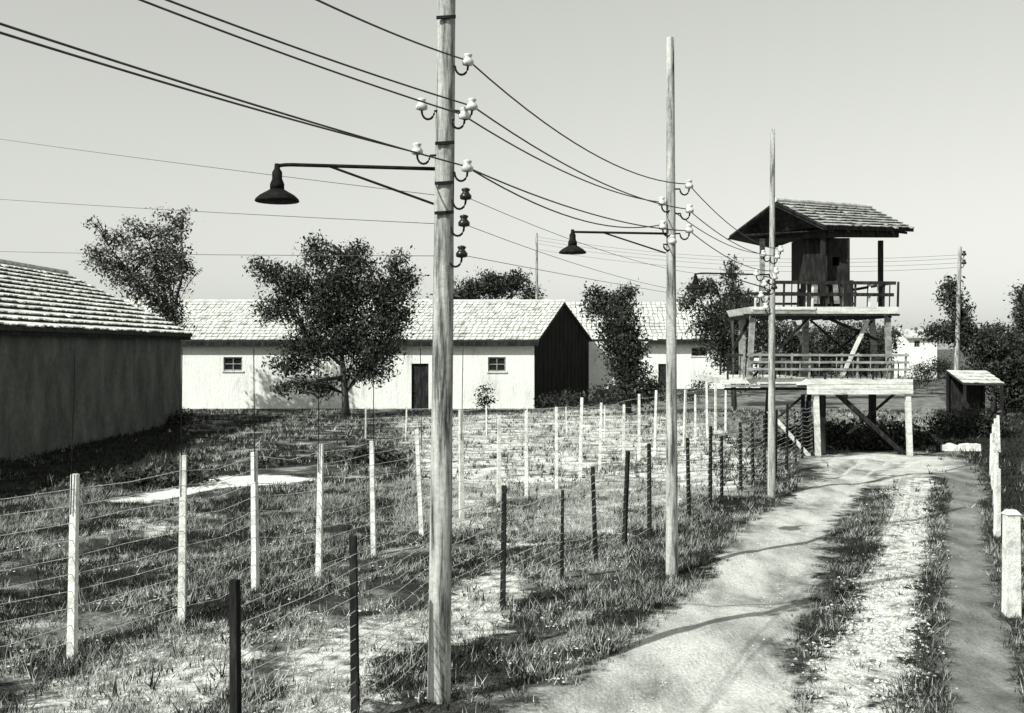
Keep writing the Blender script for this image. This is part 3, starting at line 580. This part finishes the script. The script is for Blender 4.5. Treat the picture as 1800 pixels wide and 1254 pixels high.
# roof
pk0, pk1 = TX(1004, 352), PU(1160, 364, YT + 4); er0, er1 = TX(1049, 395), PU(1199, 400, YT + 4.2); el0, el1 = TX(877, 408, 1.0), TX(1015, 404, 6.2)
dn2 = np.array((0, 0, -.14)); m = MB(); top = [er0, er1, pk1, pk0, el1, el0]
m.add(top + [p + dn2 for p in top], [(0, 1, 2, 3), (3, 2, 4, 5), (9, 8, 7, 6), (11, 10, 8, 9), (0, 6, 7, 1), (5, 4, 10, 11), (1, 7, 8, 2), (2, 8, 10, 4), (3, 9, 6, 0), (5, 11, 9, 3)])
rf = m.build('roof', M['timber'], tw)
tiled_slope(er0, er1, pk1, pk0, 8, 26, M['tile2'], rf, 0.07, cover=.8, wob=0.02)
m = MB(); m.tube([pk0 + (0, 0, .05), pk1 + (0, 0, .05)], .09, 8); m.build('ridge_cap', M['tile'], rf)
g0, g1, g2 = el0 + (.25, .35, -.02), er0 + (-.1, .3, -.02), pk0 + (0, .3, -.1)
m = MB(); m.add([g0, g1, g2, g0 + (0, .12, 0), g1 + (0, .12, 0), g2 + (0, .12, 0)], [(0, 1, 2), (5, 4, 3), (0, 3, 4, 1)]); gb = m.build('gable_shade_panel', M['timber'], rf)  # dark fill standing for the shade inside the open gable
m = MB(); m.beam(el0 + (0, .05, -.15), pk0 + (0, .05, -.15), .2, .1); m.build('verge_board', M['timber'], rf)
m = MB(); m.beam(er0 + (0, .05, -.15), pk0 + (0, .05, -.15), .2, .1); m.build('verge_board', M['timber'], rf)
for a, b in ((P(1310, 412, YT + 1.3), P(1450, 410, YT + .5)), (P(1446, 409, YT + .5), P(1572, 410, YT + 3.7)), (P(1322, 412, YT + 1.3), P(1425, 411, YT + 5.0))):
    m = MB(); m.beam(a, b, .28, .18); m.build('ring_beam', M['timber'], rf)
m = MB(); q = [TX(900, 408, .4), TX(1050, 400, .35), PU(1182, 402, YT + 3.9), TX(990, 404, 5.2)]; m.add(q + [p - (0, 0, .05) for p in q], [(0, 1, 2, 3), (7, 6, 5, 4), (0, 4, 5, 1), (1, 5, 6, 2), (2, 6, 7, 3), (3, 7, 4, 0)]); m.build('ceiling', M['timber'], rf)
for k in range(6):
    t = (k + .5) / 6; p = er0 * (1 - t) + er1 * t; m = MB(); m.beam(p + (0, 0, -.2), p + (-.9, .3, -.05), .09, .09); m.build('rafter_end', M['timber'], rf)

# ------------------------------------------------------------------ utility poles with insulators and lamps
def hook_part(pole, px, py, Y, pole_px, dark=False, size=1.0, flip=False):
    """a curved iron hook screwed into the pole and the bell insulator it carries"""
    c = PU(px, py, Y - .06); root = PU(pole_px, py + 3, Y - .02); r = .075 * size
    sgn = 1 if c[0] > root[0] else -1
    pts = [root]; mid = c + (-sgn * .02, 0, -.10 * size)
    for k in range(9):
        a = math.pi * (1.0 - k / 8.0) + math.pi; ang = math.pi + math.pi * k / 8
        pts.append(c + (sgn * (-.10 * size + r * math.cos(ang) ), 0, -.02 + r * 1.25 * math.sin(ang)) if False else c + (sgn * (r * math.cos(math.pi + math.pi * k / 8) - r), 0, -.03 + r * 1.3 * math.sin(math.pi + math.pi * k / 8)))
    pts.append(c + (0, 0, .02))
    m = MB(); m.tube(pts, .014 * size, 6); hk = m.build('hook', M['iron'], pole, smooth=True)
    m = MB(); m.lathe(c + (0, 0, -.02), [(.035 * size, 0), (.066 * size, .01 * size), (.07 * size, .05 * size), (.05 * size, .075 * size), (.036 * size, .095 * size), (.052 * size, .115 * size), (.05 * size, .13 * size), (.02 * size, .142 * size)], 12)
    m.build('insulator', M['porcelain_dark' if dark else 'porcelain'], hk, smooth=True)
def lamp(pole, arm_l, arm_r, shade_c, Y, size, brace):
    a, b = PU(*arm_l, Y), PU(*arm_r, Y); r = .022
    s = PU(*shade_c, Y)
    pts = [b]; n = 10
    bend = np.array([(arm_r[0] - arm_l[0]), 0]) 
    pts += [a + (b - a) * t for t in (.75, .5, .25, .06)]
    nk = s + (0, 0, .36 * size)
    for k in range(1, 6):
        t = k / 5; p = (1 - t) ** 2 * (a + (b - a) * .06) + 2 * t * (1 - t) * (a + (-.06, 0, .0)) + t * t * nk; pts.append(p)
    m = MB(); m.tube(pts, r * 1.0, 8); ar = m.build('lamp_arm', M['iron'], pole, smooth=True)
    m = MB(); m.tube([PU(*brace[0], Y), PU(*brace[1], Y)], .016, 6); m.build('brace', M['iron'], ar)
    m = MB(); m.lathe(s + (.0, 0, .10 * size), [(.085 * size, 0), (.085 * size, .06 * size), (.06 * size, .12 * size), (.06 * size, .2 * size), (.035 * size, .24 * size), (.03 * size, .3 * size)], 10); m.build('lamp_neck', M['iron'], ar, smooth=True)
    m = MB(); m.lathe(s, [(.25 * size, -.05 * size), (.262 * size, -.042 * size), (.25 * size, -.015 * size), (.20 * size, .03 * size), (.13 * size, .07 * size), (.08 * size, .10 * size)], 18); sh_ = m.build('lamp_shade', M['iron'], ar, smooth=True)
def pole(name, label, top, base, Y, r0, r1, mat_='pole'):
    b = P(*base, Y); t = P(*top, Y); b2 = b - (t - b) / np.linalg.norm(t - b) * .5
    root = thing(name, label, 'utility pole', (b[0], Y, 0))
    n = 14; m = MB(); vs_ = []; fs = []; seg = 14
    for i in range(seg + 1):
        q = b2 + (t - b2) * i / seg; r = (r0 + (r1 - r0) * i / seg) * (1 + .02 * math.sin(i * 2.1)); 
        for k in range(n):
            g = 2 * math.pi * k / n; vs_.append((q[0] + r * 1.15 * math.cos(g), q[1] + r * math.sin(g), q[2]))
    for i in range(seg):
        for k in range(n): fs.append((i * n + k, i * n + (k + 1) % n, (i + 1) * n + (k + 1) % n, (i + 1) * n + k))
    fs.append(tuple(seg * n + k for k in range(n))); m.add(vs_, fs); m.build('shaft', M[mat_], root, smooth=True)
    return root
Yp1, Yp2, Yp3 = 13.0, 20.7, 31.0
p1 = pole('utility_pole', 'thick wooden pole carrying the largest black lamp on a long arm', (784, -262), (768, 1246), Yp1, .122, .088)
for px, py, pp, dk_ in ((707, 112, 672, 0), (548, 190, 585, 0), (636, 190, 592, 0), (607, 206, 585, 0), (462, 268, 505, 0), (520, 298, 492, 0), (468, 347, 432, 1), (418, 394, 388, 1), (360, 448, 330, 1)):
    hook_part(p1, px, py, Yp1, pp, bool(dk_))
for y in (30, 250, 320, 372):
    xx = 781 - y * .01; m = MB(); m.beam(P(xx - 17, y + 1, Yp1 - .115), P(xx + 17, y - 1, Yp1 - .115), .035, .03) ; m.build('band', M['iron'], p1)
lamp(p1, (208, 288), (478, 296), (139, 346), Yp1, 1.0, ((285, 291), (402, 357)))
p2 = pole('utility_pole', 'slimmer wooden pole with a lamp arm, standing between the meadow and the path', (1173, 66), (1176, 1002), Yp2, .105, .062)
for px, py, pp in ((878, 328, 850), (800, 358, 818), (836, 371, 808), (760, 400, 780), (800, 406, 768), (752, 425, 745)):
    hook_part(p2, px, py, Yp2, pp, False, 1.15)
lamp(p2, (600, 406), (762, 409), (563, 439), Yp2, 1.0, ((650, 408), (722, 443)))
p3 = pole('utility_pole', 'pole rising just before the watchtower roof, crowded with white insulators', (1352, 226), (1350, 872), Yp3, .10, .058)
for px, py, pp, dk_ in ((926, 440, 905, 0), (908, 452, 893, 0), (888, 448, 897, 0), (880, 478, 866, 0), (868, 488, 858, 0), (842, 482, 860, 0), (850, 505, 840, 1), (812, 520, 825, 0), (838, 500, 846, 0), (800, 540, 806, 0)):
    hook_part(p3, px, py, Yp3, pp, bool(dk_), 1.3)
lamp(p3, (748, 478), (868, 481), (714, 503), Yp3, 1.0, ((780, 480), (838, 505)))
p4 = pole('utility_pole', 'thin distant pole standing in the dark bushes beyond the watchtower', (1680, 432), (1672, 724), 71, .16, .10, 'oldpost')
for px, py in ((1240, 447), (1225, 462)): hook_part(p4, px, py, 71, px - 8, True, 2.2)
p5 = pole('utility_pole', 'thin distant pole rising behind the white house gable', (939, 408), (940, 704), 90, .13, .08, 'oldpost')

# overhead wires
def wire(a, Ya, b, Yb, sag, r, label, group, n=16):
    A_, B_ = PU(*a, Ya), PU(*b, Yb); pts = []
    for i in range(n + 1):
        t = i / n; p = A_ * (1 - t) + B_ * t; p[2] -= 4 * t * (1 - t) * sag; pts.append(p)
    m = MB(); m.tube(pts, r, 5); o = m.build('overhead_wire', M['wire'], None, org=A_); return tag(o, label, 'wire', group)
G1, G2 = 'wires running to the thick pole', 'wires between the thick pole and the second pole'
L1 = ['single dark wire reaching the topmost insulator of the thick pole', 'upper of two dark wires reaching the second highest insulators of the thick pole', 'lower of two dark wires reaching the second highest insulators of the thick pole', 'upper of two dark wires reaching the thick pole just above its lamp arm', 'lower of two dark wires reaching the thick pole just above its lamp arm']
for i, (a, Ya, b) in enumerate((((548, -6), 9.5, (707, 104)), ((282, -6), 9, (636, 184)), ((236, -6), 9, (607, 200)), ((-62, 32), 7.5, (520, 290)), ((-74, 50), 7.5, (470, 270)))):
    wire(a, Ya, b, Yp1, .03, .0105, L1[i], G1)
L2 = ['deeply sagging wire from the topmost insulator of the thick pole to the second pole', 'upper sagging wire from the second highest insulators of the thick pole to the second pole', 'lower sagging wire from the second highest insulators of the thick pole to the second pole', 'slacker wire from just above the thick pole lamp arm to the second pole lamp', 'tighter wire from just above the thick pole lamp arm to the second pole lamp']
for i, (a, b, s_) in enumerate((((714, 106), (878, 322), .34), ((642, 188), (836, 366), .22), ((610, 204), (802, 354), .18), ((526, 294), (760, 394), .28), ((528, 296), (800, 404), .16))):
    wire(a, Yp1, b, Yp2, s_, .0105, L2[i], G2)
L3 = ['wire from the topmost insulator of the second pole to the third pole', 'wire from the second highest insulator of the second pole to the third pole', 'wire from beside the lamp arm of the second pole to the third pole', 'wire from the far-side insulator of the second pole to the third pole']; G3 = 'wires between the second pole and the third pole'
for i, (a, b, s_) in enumerate((((882, 326), (926, 436), .25), ((838, 370), (908, 448), .2), ((803, 406), (880, 474), .2), ((806, 358), (888, 444), .2))):
    wire(a, Yp2, b, Yp3, s_, .010, L3[i], G3)
L4 = ['faint thin wire from the highest dark insulator of the thick pole to the third pole', 'faint thin wire from the middle dark insulator of the thick pole to the third pole', 'faint thin wire from the lowest dark insulator of the thick pole to the third pole']; G4 = 'faint wires low on the poles'
for i, (a, b, s_) in enumerate((((472, 346), (842, 480), .35), ((422, 394), (812, 516), .3), ((364, 447), (800, 536), .05))):
    wire(a, Yp1, b, Yp3, s_, .004, L4[i], G4)
L5 = ['faint wire from beyond the big tree to the highest dark insulator of the thick pole', 'faint wire from beyond the big tree to the middle dark insulator of the thick pole', 'faint wire from behind the big tree crown to the lowest dark insulator']; G5 = 'faint wires arriving over the big tree'
for i, (a, b) in enumerate((((-252, 242), (446, 345)), ((-360, 348), (398, 393)), ((-450, 440), (340, 448)))):
    wire(a, 24, b, Yp1, .02, .0042, L5[i], G5)
L6 = ['highest of the faint distant wires passing behind the second lamp', 'second highest of the faint distant wires passing behind the second lamp', 'second lowest of the faint distant wires passing behind the second lamp', 'lowest of the faint distant wires passing behind the second lamp']; G6 = 'faint distant wires behind the lamps'
for i, (a, b) in enumerate((((524, 414), (1236, 446)), ((519, 420), (1230, 452)), ((512, 426), (1222, 460)), ((502, 436), (1214, 468)))):
    wire(a, 90, b, 71, .9, .011, L6[i], G6)

# ------------------------------------------------------------------ fences
def fence(label, bases, hgt, w, post_mat, wires, wire_mat, wr=.004, jitter=.03, lean=0.0, rod=0.0):
    root = thing('fence', label, 'fence', (bases[0][0], bases[0][1], 0)); org = np.array([bases[0][0], bases[0][1], 0])
    m = MB(); m.hexa([(-w / 2 - .35 * lean, -w / 2, -.35), (w / 2 - .35 * lean, -w / 2, -.35), (w / 2 - .35 * lean, w / 2, -.35), (-w / 2 - .35 * lean, w / 2, -.35),
                      (-w * .4 + hgt * lean, -w * .4, hgt), (w * .4 + hgt * lean, -w * .4, hgt), (w * .4 + hgt * lean, w * .4, hgt), (-w * .4 + hgt * lean, w * .4, hgt)])
    me = None; tops = []
    for i, (x, y) in enumerate(bases):
        if me is None:
            o = m.build('post', M[post_mat], root, org=(0, 0, 0)); me = o.data
        else:
            o = bpy.data.objects.new('post', me); C.objects.link(o); o.parent = root
        hk = 1 + rng.normal(0, jitter); o.location = (x - org[0], y - org[1], 0); o.scale = (hk, 1, hk); o.rotation_euler = (rng.normal(0, .02), rng.normal(0, .022), rng.normal(0, .3))
        if rod and i < 9:
            mr_ = MB(); mr_.tube([(x, y - w * .45, hgt * .8), (x + rng.normal(0, .03), y - w * .45, rod)], .009, 5); mr_.build('iron_rod', M['iron'], root)
    for j in range(wires):
        z = hgt * (.10 + .86 * j / max(1, wires - 1)); mm = MB(); pts = []
        for i, (x, y) in enumerate(bases):
            pts.append((x + z * lean, y - w * .6, z + gz(x, y)))
            if i < len(bases) - 1:
                x2, y2 = bases[i + 1]; pts.append(((x + x2) / 2 + z * lean + rng.normal(0, .02), (y + y2) / 2 - w * .6, z - .04 + rng.normal(0, .025)))
        mm.tube(pts, wr, 4); bl = []
        for a, b in zip(pts[:-1], pts[1:]):
            L = np.linalg.norm(np.array(b) - np.array(a)); k = max(1, int(L / .28))
            for q in range(k):
                c = np.array(a) + (np.array(b) - np.array(a)) * (q + .5) / k; e = rng.normal(0, 1, 3); e /= np.linalg.norm(e) + 1e-6
                mm.tube([c - e * .025, c + e * .025], wr * .8, 3)
        mm.build('wire', M[wire_mat], root)
    return root
def line(pts_px, spacing):
    c = np.array([G(*p)[:2] for p in pts_px]); s = np.concatenate([[0], np.cumsum(np.hypot(*np.diff(c, axis=0).T))]); t = np.arange(0, s[-1] + .01, spacing)
    return [(float(np.interp(q, s, c[:, 0])), float(np.interp(q, s, c[:, 1]))) for q in t]
fa = [tuple(G(*p)[:2]) for p in ((126, 1148), (318, 1090), (447, 1041), (558, 1011), (654, 973), (738, 938), (808, 909))]
fa = [(fa[0][0] - (fa[1][0] - fa[0][0]) * k, fa[0][1] - (fa[1][1] - fa[0][1]) * k) for k in (2, 1)] + fa
for k in range(1, 15): fa.append((fa[8][0] + .86 * k + rng.normal(0, .05), fa[8][1] + 2.05 * k + rng.normal(0, .08)))
fence('barbed wire fence of white concrete posts running from the rough slope past the meadow', fa, 2.42, .105, 'concrete', 10, 'barb', .0055, .05, rod=4.2)
fb = [(-2.5, 10.0), (-1.73, 12.2), (-1.03, 14.6), (-.15, 17.9), (.9, 19.9)]
for k in range(1, 16): fb.append((.9 + .72 * k + rng.normal(0, .05), 19.9 + 1.55 * k + rng.normal(0, .1)))
fence('dense barbed wire fence of slim dark posts along the line of lamp poles', fb, 2.0, .085, 'darkpost', 12, 'barb', .005, .06)
fence('fence of short pale posts along the far side of the grey track',
      [tuple(G(*p)[:2]) for p in ((1745, 935), (1742, 890), (1738, 858), (1736, 836), (1738, 818), (1742, 803), (1748, 792))], 1.5, .12, 'concrete', 6, 'barb', .006)
fence('low white stake fence on the far meadow before the white house',
      line([(640, 768), (790, 770), (960, 768), (1120, 764)], 1.9), 1.5, .07, 'concrete', 3, 'barb', .006)

b = G(1770, 1082); hh = 1.62
st = thing('post', 'stout pale weathered post beside the grey track', 'post', b)
m = MB(); m.hexa([(b[0] - .11, b[1] - .11, -.3), (b[0] + .11, b[1] - .11, -.3), (b[0] + .11, b[1] + .11, -.3), (b[0] - .11, b[1] + .11, -.3),
        (b[0] - .095, b[1] - .095, hh), (b[0] + .095, b[1] - .095, hh), (b[0] + .095, b[1] + .095, hh), (b[0] - .095, b[1] + .095, hh)]); m.build('shaft', M['concrete'], st)
m = MB(); m.hexa([(b[0] - .115, b[1] - .115, hh + .002), (b[0] + .115, b[1] - .115, hh + .002), (b[0] + .115, b[1] + .115, hh + .002), (b[0] - .115, b[1] + .115, hh + .002),
                  (b[0] - .06, b[1] - .06, hh + .07), (b[0] + .06, b[1] - .06, hh + .07), (b[0] + .06, b[1] + .06, hh + .07), (b[0] - .06, b[1] + .06, hh + .07)]); m.build('cap', M['concrete'], st)
c = G(1682, 792); m = MB(); tr_ = thing('trough', 'rough pale concrete trough lying beside the track near the watchtower', 'trough', c)
for k in range(8):
    x = c[0] - .72 + k * .18; zt = .30 + .05 * math.sin(k * 1.7) + .06 * (k > 5)
    m.hexa([(x, c[1] - .2, .07), (x + .178, c[1] - .2, .07), (x + .178, c[1] + .3, .07), (x, c[1] + .3, .07), (x, c[1] - .17, zt), (x + .178, c[1] - .17, zt + .02), (x + .178, c[1] + .27, zt + .02), (x, c[1] + .27, zt)])
m.build('body', M['concrete'], tr_); m = MB(); m.box(c[0] - .8, c[0] + .82, c[1] - .24, c[1] + .34, -.1, .066); m.build('base', M['timber'], tr_)

# ------------------------------------------------------------------ trees and bushes
def foliage(name, blobs, Y, root, mat_, leaf=.16, dens=1.0, depth=None, lean=0.0):
    """blobs: (px, py, rx, ry, clumps) ; leaf quads in clumps through each blob's volume, the whole leaning"""
    Vs = []; Sh = []; s = F / Y
    for (px, py, rx, ry, n) in blobs:
        c = P(px, py, Y); n = max(3, int(n * dens * 1.05)); d = rng.normal(0, 1, (n, 3)); d /= np.linalg.norm(d, axis=1)[:, None] + 1e-9
        rr = rng.random(n) ** (1 / 2.2); out = rng.random(n) < .13; rr = np.where(out, rr * 1.1 + .3 * rng.random(n), rr); dp = depth if depth else (rx + ry) / 2 / s
        cl = np.stack([d[:, 0] * rx / s * rr, d[:, 1] * dp * rr, d[:, 2] * ry / s * rr], -1); cl[:, 0] += lean * cl[:, 2]
        k = 24; cr = leaf * 1.9
        off = rng.normal(0, cr, (n, k, 3)); off[:, :, 2] *= .8
        pc = (c + cl)[:, None, :] + off; pc = pc.reshape(-1, 3); m_ = len(pc)
        a = rng.normal(0, 1, (m_, 3)); a[:, 2] += .4; a /= np.linalg.norm(a, axis=1)[:, None]
        bq = np.cross(a, rng.normal(0, 1, (m_, 3))); bq /= np.linalg.norm(bq, axis=1)[:, None] + 1e-9
        sz = leaf * (.25 + .85 * rng.random(m_) ** 1.6)[:, None]
        q = np.stack([pc - a * sz, pc + bq * sz * .45, pc + a * sz, pc - bq * sz * .45], 1); Vs.append(q.reshape(-1, 3))
        Sh.append(np.repeat(np.repeat(rng.random(n), k) * .75 + .25 * rng.random(m_), 4))
    V = np.concatenate(Vs); V[:, 2] = np.maximum(V[:, 2], .02)
    o = fastmesh(name, V, np.arange(len(V)).reshape(-1, 4), mat_, root, ORG[root.name], np.concatenate(Sh)); return o
def tree(label, base, Y, limbs, blobs, mat_='leaf', leaf=.16, dens=1.0, tr=.22, group=None, name='tree'):
    b = P(base[0], base[1], Y); b[2] = 0
    root = thing(name, label, 'tree' if name != 'bush' else 'bush', b, group); m = MB()
    for L in limbs:
        pts = [P(x, y, Y + dz) for (x, y, dz) in L]; k = len(pts); m.tube(pts, [max(.025, tr * (1 - i / (k - .2)) * (1 if L is limbs[0] else .5)) for i in range(k)], 7)
    if name != 'bush':
        spine = [p for L in limbs for p in L[1:]]
        for (x, y, rx, ry, n) in blobs:
            near = [p for p in spine if p[1] > y + 4] or spine
            p0 = min(near, key=lambda p: math.hypot(p[0] - x, p[1] - y)); a_, b_ = P(p0[0], p0[1], Y + p0[2]), P(x, y, Y + rng.normal(0, .4))
            for e in range(4):
                tip = b_ + (rng.normal(0, rx * .45 / F * Y), rng.normal(0, .5), abs(rng.normal(0, ry * .5 / F * Y)))
                mid = (a_ + tip) / 2 + (0, 0, .12 * np.linalg.norm(tip - a_)); m.tube([a_, mid, tip], [tr * .22, tr * .14, .012], 5)
    m.build('trunk' if name != 'bush' else 'stem', M['bark'], root, smooth=True)
    foliage('crown' if name != 'bush' else 'foliage', blobs, Y, root, M[mat_], leaf, dens); return root
tree('large dark leafy tree standing before the long white house, hiding much of its roof', (606, 734), 66,
     [[(606, 736, 0), (604, 690, 0), (598, 620, 0), (604, 540, 0), (620, 460, 0)], [(600, 640, 0), (540, 590, .5), (500, 520, .5)], [(600, 600, 0), (660, 540, -.5), (690, 470, -.5)], [(602, 660, 0), (540, 668, -1), (500, 660, -1)]],
     [(580, 520, 62, 52, 240), (570, 580, 60, 60, 230), (650, 590, 62, 48, 230), (620, 500, 60, 45, 200), (520, 500, 44, 36, 120), (680, 520, 45, 34, 130), (705, 490, 26, 24, 60), (560, 450, 34, 24, 60), (550, 425, 10, 12, 10), (620, 452, 34, 18, 50), (628, 434, 14, 9, 14), (690, 460, 20, 10, 16), (702, 448, 9, 6, 6), (650, 630, 50, 25, 100), (640, 655, 40, 16, 50), (470, 480, 26, 22, 46), (452, 462, 12, 9, 10), (490, 540, 40, 26, 90), (530, 610, 46, 24, 90), (510, 640, 44, 13, 50), (545, 672, 46, 11, 50), (500, 680, 26, 6, 14), (560, 690, 18, 7, 12), (690, 560, 34, 24, 70)], leaf=.15, tr=.26)
tree('open leafy tree rising between the grey building and the white house', (300, 724), 69, [[(300, 728, 0), (302, 660, 0), (300, 560, 0), (280, 480, 0), (260, 420, 0)], [(300, 560, 0), (230, 480, .5), (190, 430, .5)], [(300, 560, 0), (322, 470, -.5), (316, 400, -.5)]],
     [(290, 540, 26, 24, 80), (262, 505, 44, 30, 120), (210, 475, 40, 26, 80), (292, 480, 36, 30, 90), (252, 445, 50, 26, 80), (204, 420, 34, 22, 40), (296, 440, 30, 26, 60), (262, 408, 40, 16, 34), (300, 405, 26, 14, 26), (318, 386, 12, 10, 12), (322, 372, 6, 6, 5), (170, 462, 26, 14, 26), (170, 440, 18, 12, 18), (166, 392, 10, 8, 7), (316, 470, 18, 16, 26), (310, 565, 16, 12, 24), (282, 378, 10, 8, 6), (222, 390, 14, 8, 8)], 'leaf2', leaf=.15, dens=.75)
tree('round treetops showing above the ridge of the long white house', (870, 706), 100, [[(870, 708, 0), (868, 620, 0), (862, 540, 0), (872, 500, 0)], [(864, 560, 0), (905, 510, 0)]],
     [(825, 508, 26, 20, 60), (850, 500, 24, 20, 60), (886, 502, 28, 20, 80), (905, 490, 18, 14, 34), (812, 520, 26, 12, 44), (930, 515, 18, 14, 34), (862, 488, 14, 10, 16), (780, 524, 18, 10, 24)], leaf=.2)
tree('dark tree with a bushy foot, between the shaded gable and the second white house', (1100, 726), 70, [[(1100, 728, 0), (1098, 680, 0), (1092, 610, 0), (1085, 540, 0)], [(1094, 630, 0), (1070, 570, 0), (1054, 530, 0)]],
     [(1084, 572, 34, 38, 180), (1092, 612, 36, 34, 180), (1102, 652, 40, 28, 140), (1046, 536, 22, 22, 50), (1080, 532, 26, 24, 60), (1094, 518, 14, 10, 14), (1102, 508, 8, 6, 7), (1044, 514, 20, 10, 18), (1110, 690, 42, 16, 80), (1145, 682, 26, 14, 40), (1064, 690, 30, 14, 40)], leaf=.16)
tree('dark dense tree behind the left legs of the watchtower', (1285, 714), 80, [[(1285, 716, 0), (1282, 650, 0), (1275, 580, 0), (1260, 520, 0)]],
     [(1265, 575, 50, 46, 260), (1280, 545, 44, 36, 170), (1282, 622, 40, 32, 140), (1228, 508, 26, 16, 46), (1242, 498, 12, 8, 12), (1295, 660, 26, 18, 50), (1340, 585, 44, 30, 150), (1395, 600, 34, 24, 90), (1300, 530, 26, 18, 50), (1206, 530, 18, 14, 24)], leaf=.17)
tree('dark broad tree behind the middle of the watchtower, below its upper platform', (1480, 698), 92, [[(1480, 700, 0), (1476, 650, 0), (1460, 600, 0)], [(1476, 650, 0), (1510, 600, 0)]],
     [(1450, 600, 50, 30, 190), (1495, 592, 42, 28, 130), (1425, 622, 50, 26, 150), (1540, 610, 34, 24, 90), (1500, 635, 60, 20, 150), (1405, 645, 50, 16, 110), (1548, 585, 26, 16, 44)], leaf=.18)
tree('small slender dark treetop left of the watchtower deck', (1284, 724), 74, [[(1286, 726, 0), (1284, 640, 0), (1282, 530, 0), (1280, 462, 0)]], [(1280, 484, 9, 16, 26), (1281, 462, 6, 8, 9), (1284, 508, 10, 14, 20), (1280, 528, 12, 12, 16)], leaf=.14, tr=.14)
tree('dark bushy tree with a slender top, beyond the track beside the shed', (1740, 734), 71.5, [[(1740, 736, 0), (1738, 670, 0), (1712, 610, 0), (1690, 560, 0), (1668, 505, 0)], [(1738, 650, 0), (1760, 640, 0), (1775, 610, 0)]],
     [(1665, 516, 15, 20, 40), (1664, 498, 10, 10, 14), (1678, 542, 16, 18, 40), (1684, 568, 20, 16, 46), (1712, 600, 40, 26, 140), (1768, 640, 44, 30, 190), (1735, 650, 40, 26, 150), (1780, 690, 46, 22, 150), (1800, 660, 36, 30, 120), (1780, 610, 34, 20, 80), (1640, 580, 26, 12, 44)], leaf=.16)
tree('narrow dark tree at the edge of the bushes behind the shed', (1796, 722), 75, [[(1798, 724, 0), (1796, 660, 0), (1794, 580, 0), (1788, 512, 0)]],
     [(1790, 528, 10, 14, 34), (1787, 510, 7, 8, 10), (1795, 555, 14, 16, 56), (1798, 582, 18, 16, 60), (1800, 606, 22, 14, 60)], leaf=.16, tr=.14)
tree('low distant trees on the skyline behind the shed', (1750, 648), 210, [[(1750, 650, 0), (1752, 610, 0), (1748, 580, 0)]],
     [(1745, 580, 22, 12, 60), (1788, 588, 30, 12, 70), (1722, 592, 30, 10, 60), (1675, 585, 30, 10, 60), (1790, 600, 40, 10, 70), (1640, 590, 30, 10, 40)], leaf=.35)
for lab, bs, Y, bl in (
    ('pale scrubby bush at the far corner of the grey wall', (312, 742), 60, [(316, 733, 16, 10, 26), (296, 745, 20, 7, 20)]),
    ('dark low hedge along the top of the sand strip', (230, 850), 33.8, [(230, 846, 60, 7, 60), (120, 862, 60, 7, 50), (320, 832, 50, 7, 50)]),
    ('dark ragged hedge across the far field', (640, 812), 40, [(600, 810, 50, 7, 50), (660, 806, 50, 9, 60), (500, 818, 60, 5, 30)]),
    ('low dark bush at the foot of the shaded gable', (1005, 712), 75, [(1000, 700, 34, 11, 50), (960, 702, 26, 8, 24)]),
    ('small thin bush growing against the white wall', (845, 724), 74, [(848, 702, 12, 14, 20), (850, 684, 8, 8, 8)]),
    ('wide dark foliage added as the tower shadow behind its legs', (1460, 790), 47, [(1455, 768, 86, 21, 420), (1545, 770, 76, 20, 360), (1400, 782, 46, 11, 110), (1610, 782, 40, 8, 60)]),  # foliage added to darken the ground where the tower's shadow lies
    ('low dark bush beyond the concrete trough', (1668, 778), 52, [(1662, 748, 38, 18, 60), (1700, 732, 34, 14, 50), (1735, 745, 44, 16, 70)]),
    ('grey green shrub hiding the foot of the tiny far house', (1630, 690), 101, [(1625, 650, 36, 18, 90), (1650, 640, 26, 14, 50), (1600, 668, 36, 12, 60), (1680, 662, 30, 18, 60)]),
    ('pair of small dark bushes before the second white house', (1215, 708), 84, [(1205, 694, 14, 10, 20), (1228, 676, 14, 14, 24), (1236, 660, 8, 8, 8)])):
    tree(lab, bs, Y, [[(bs[0], bs[1] + 4, 0), (bs[0] + 2, bs[1] - 10, 0)]], bl, leaf=.13, tr=.06, name='bush')
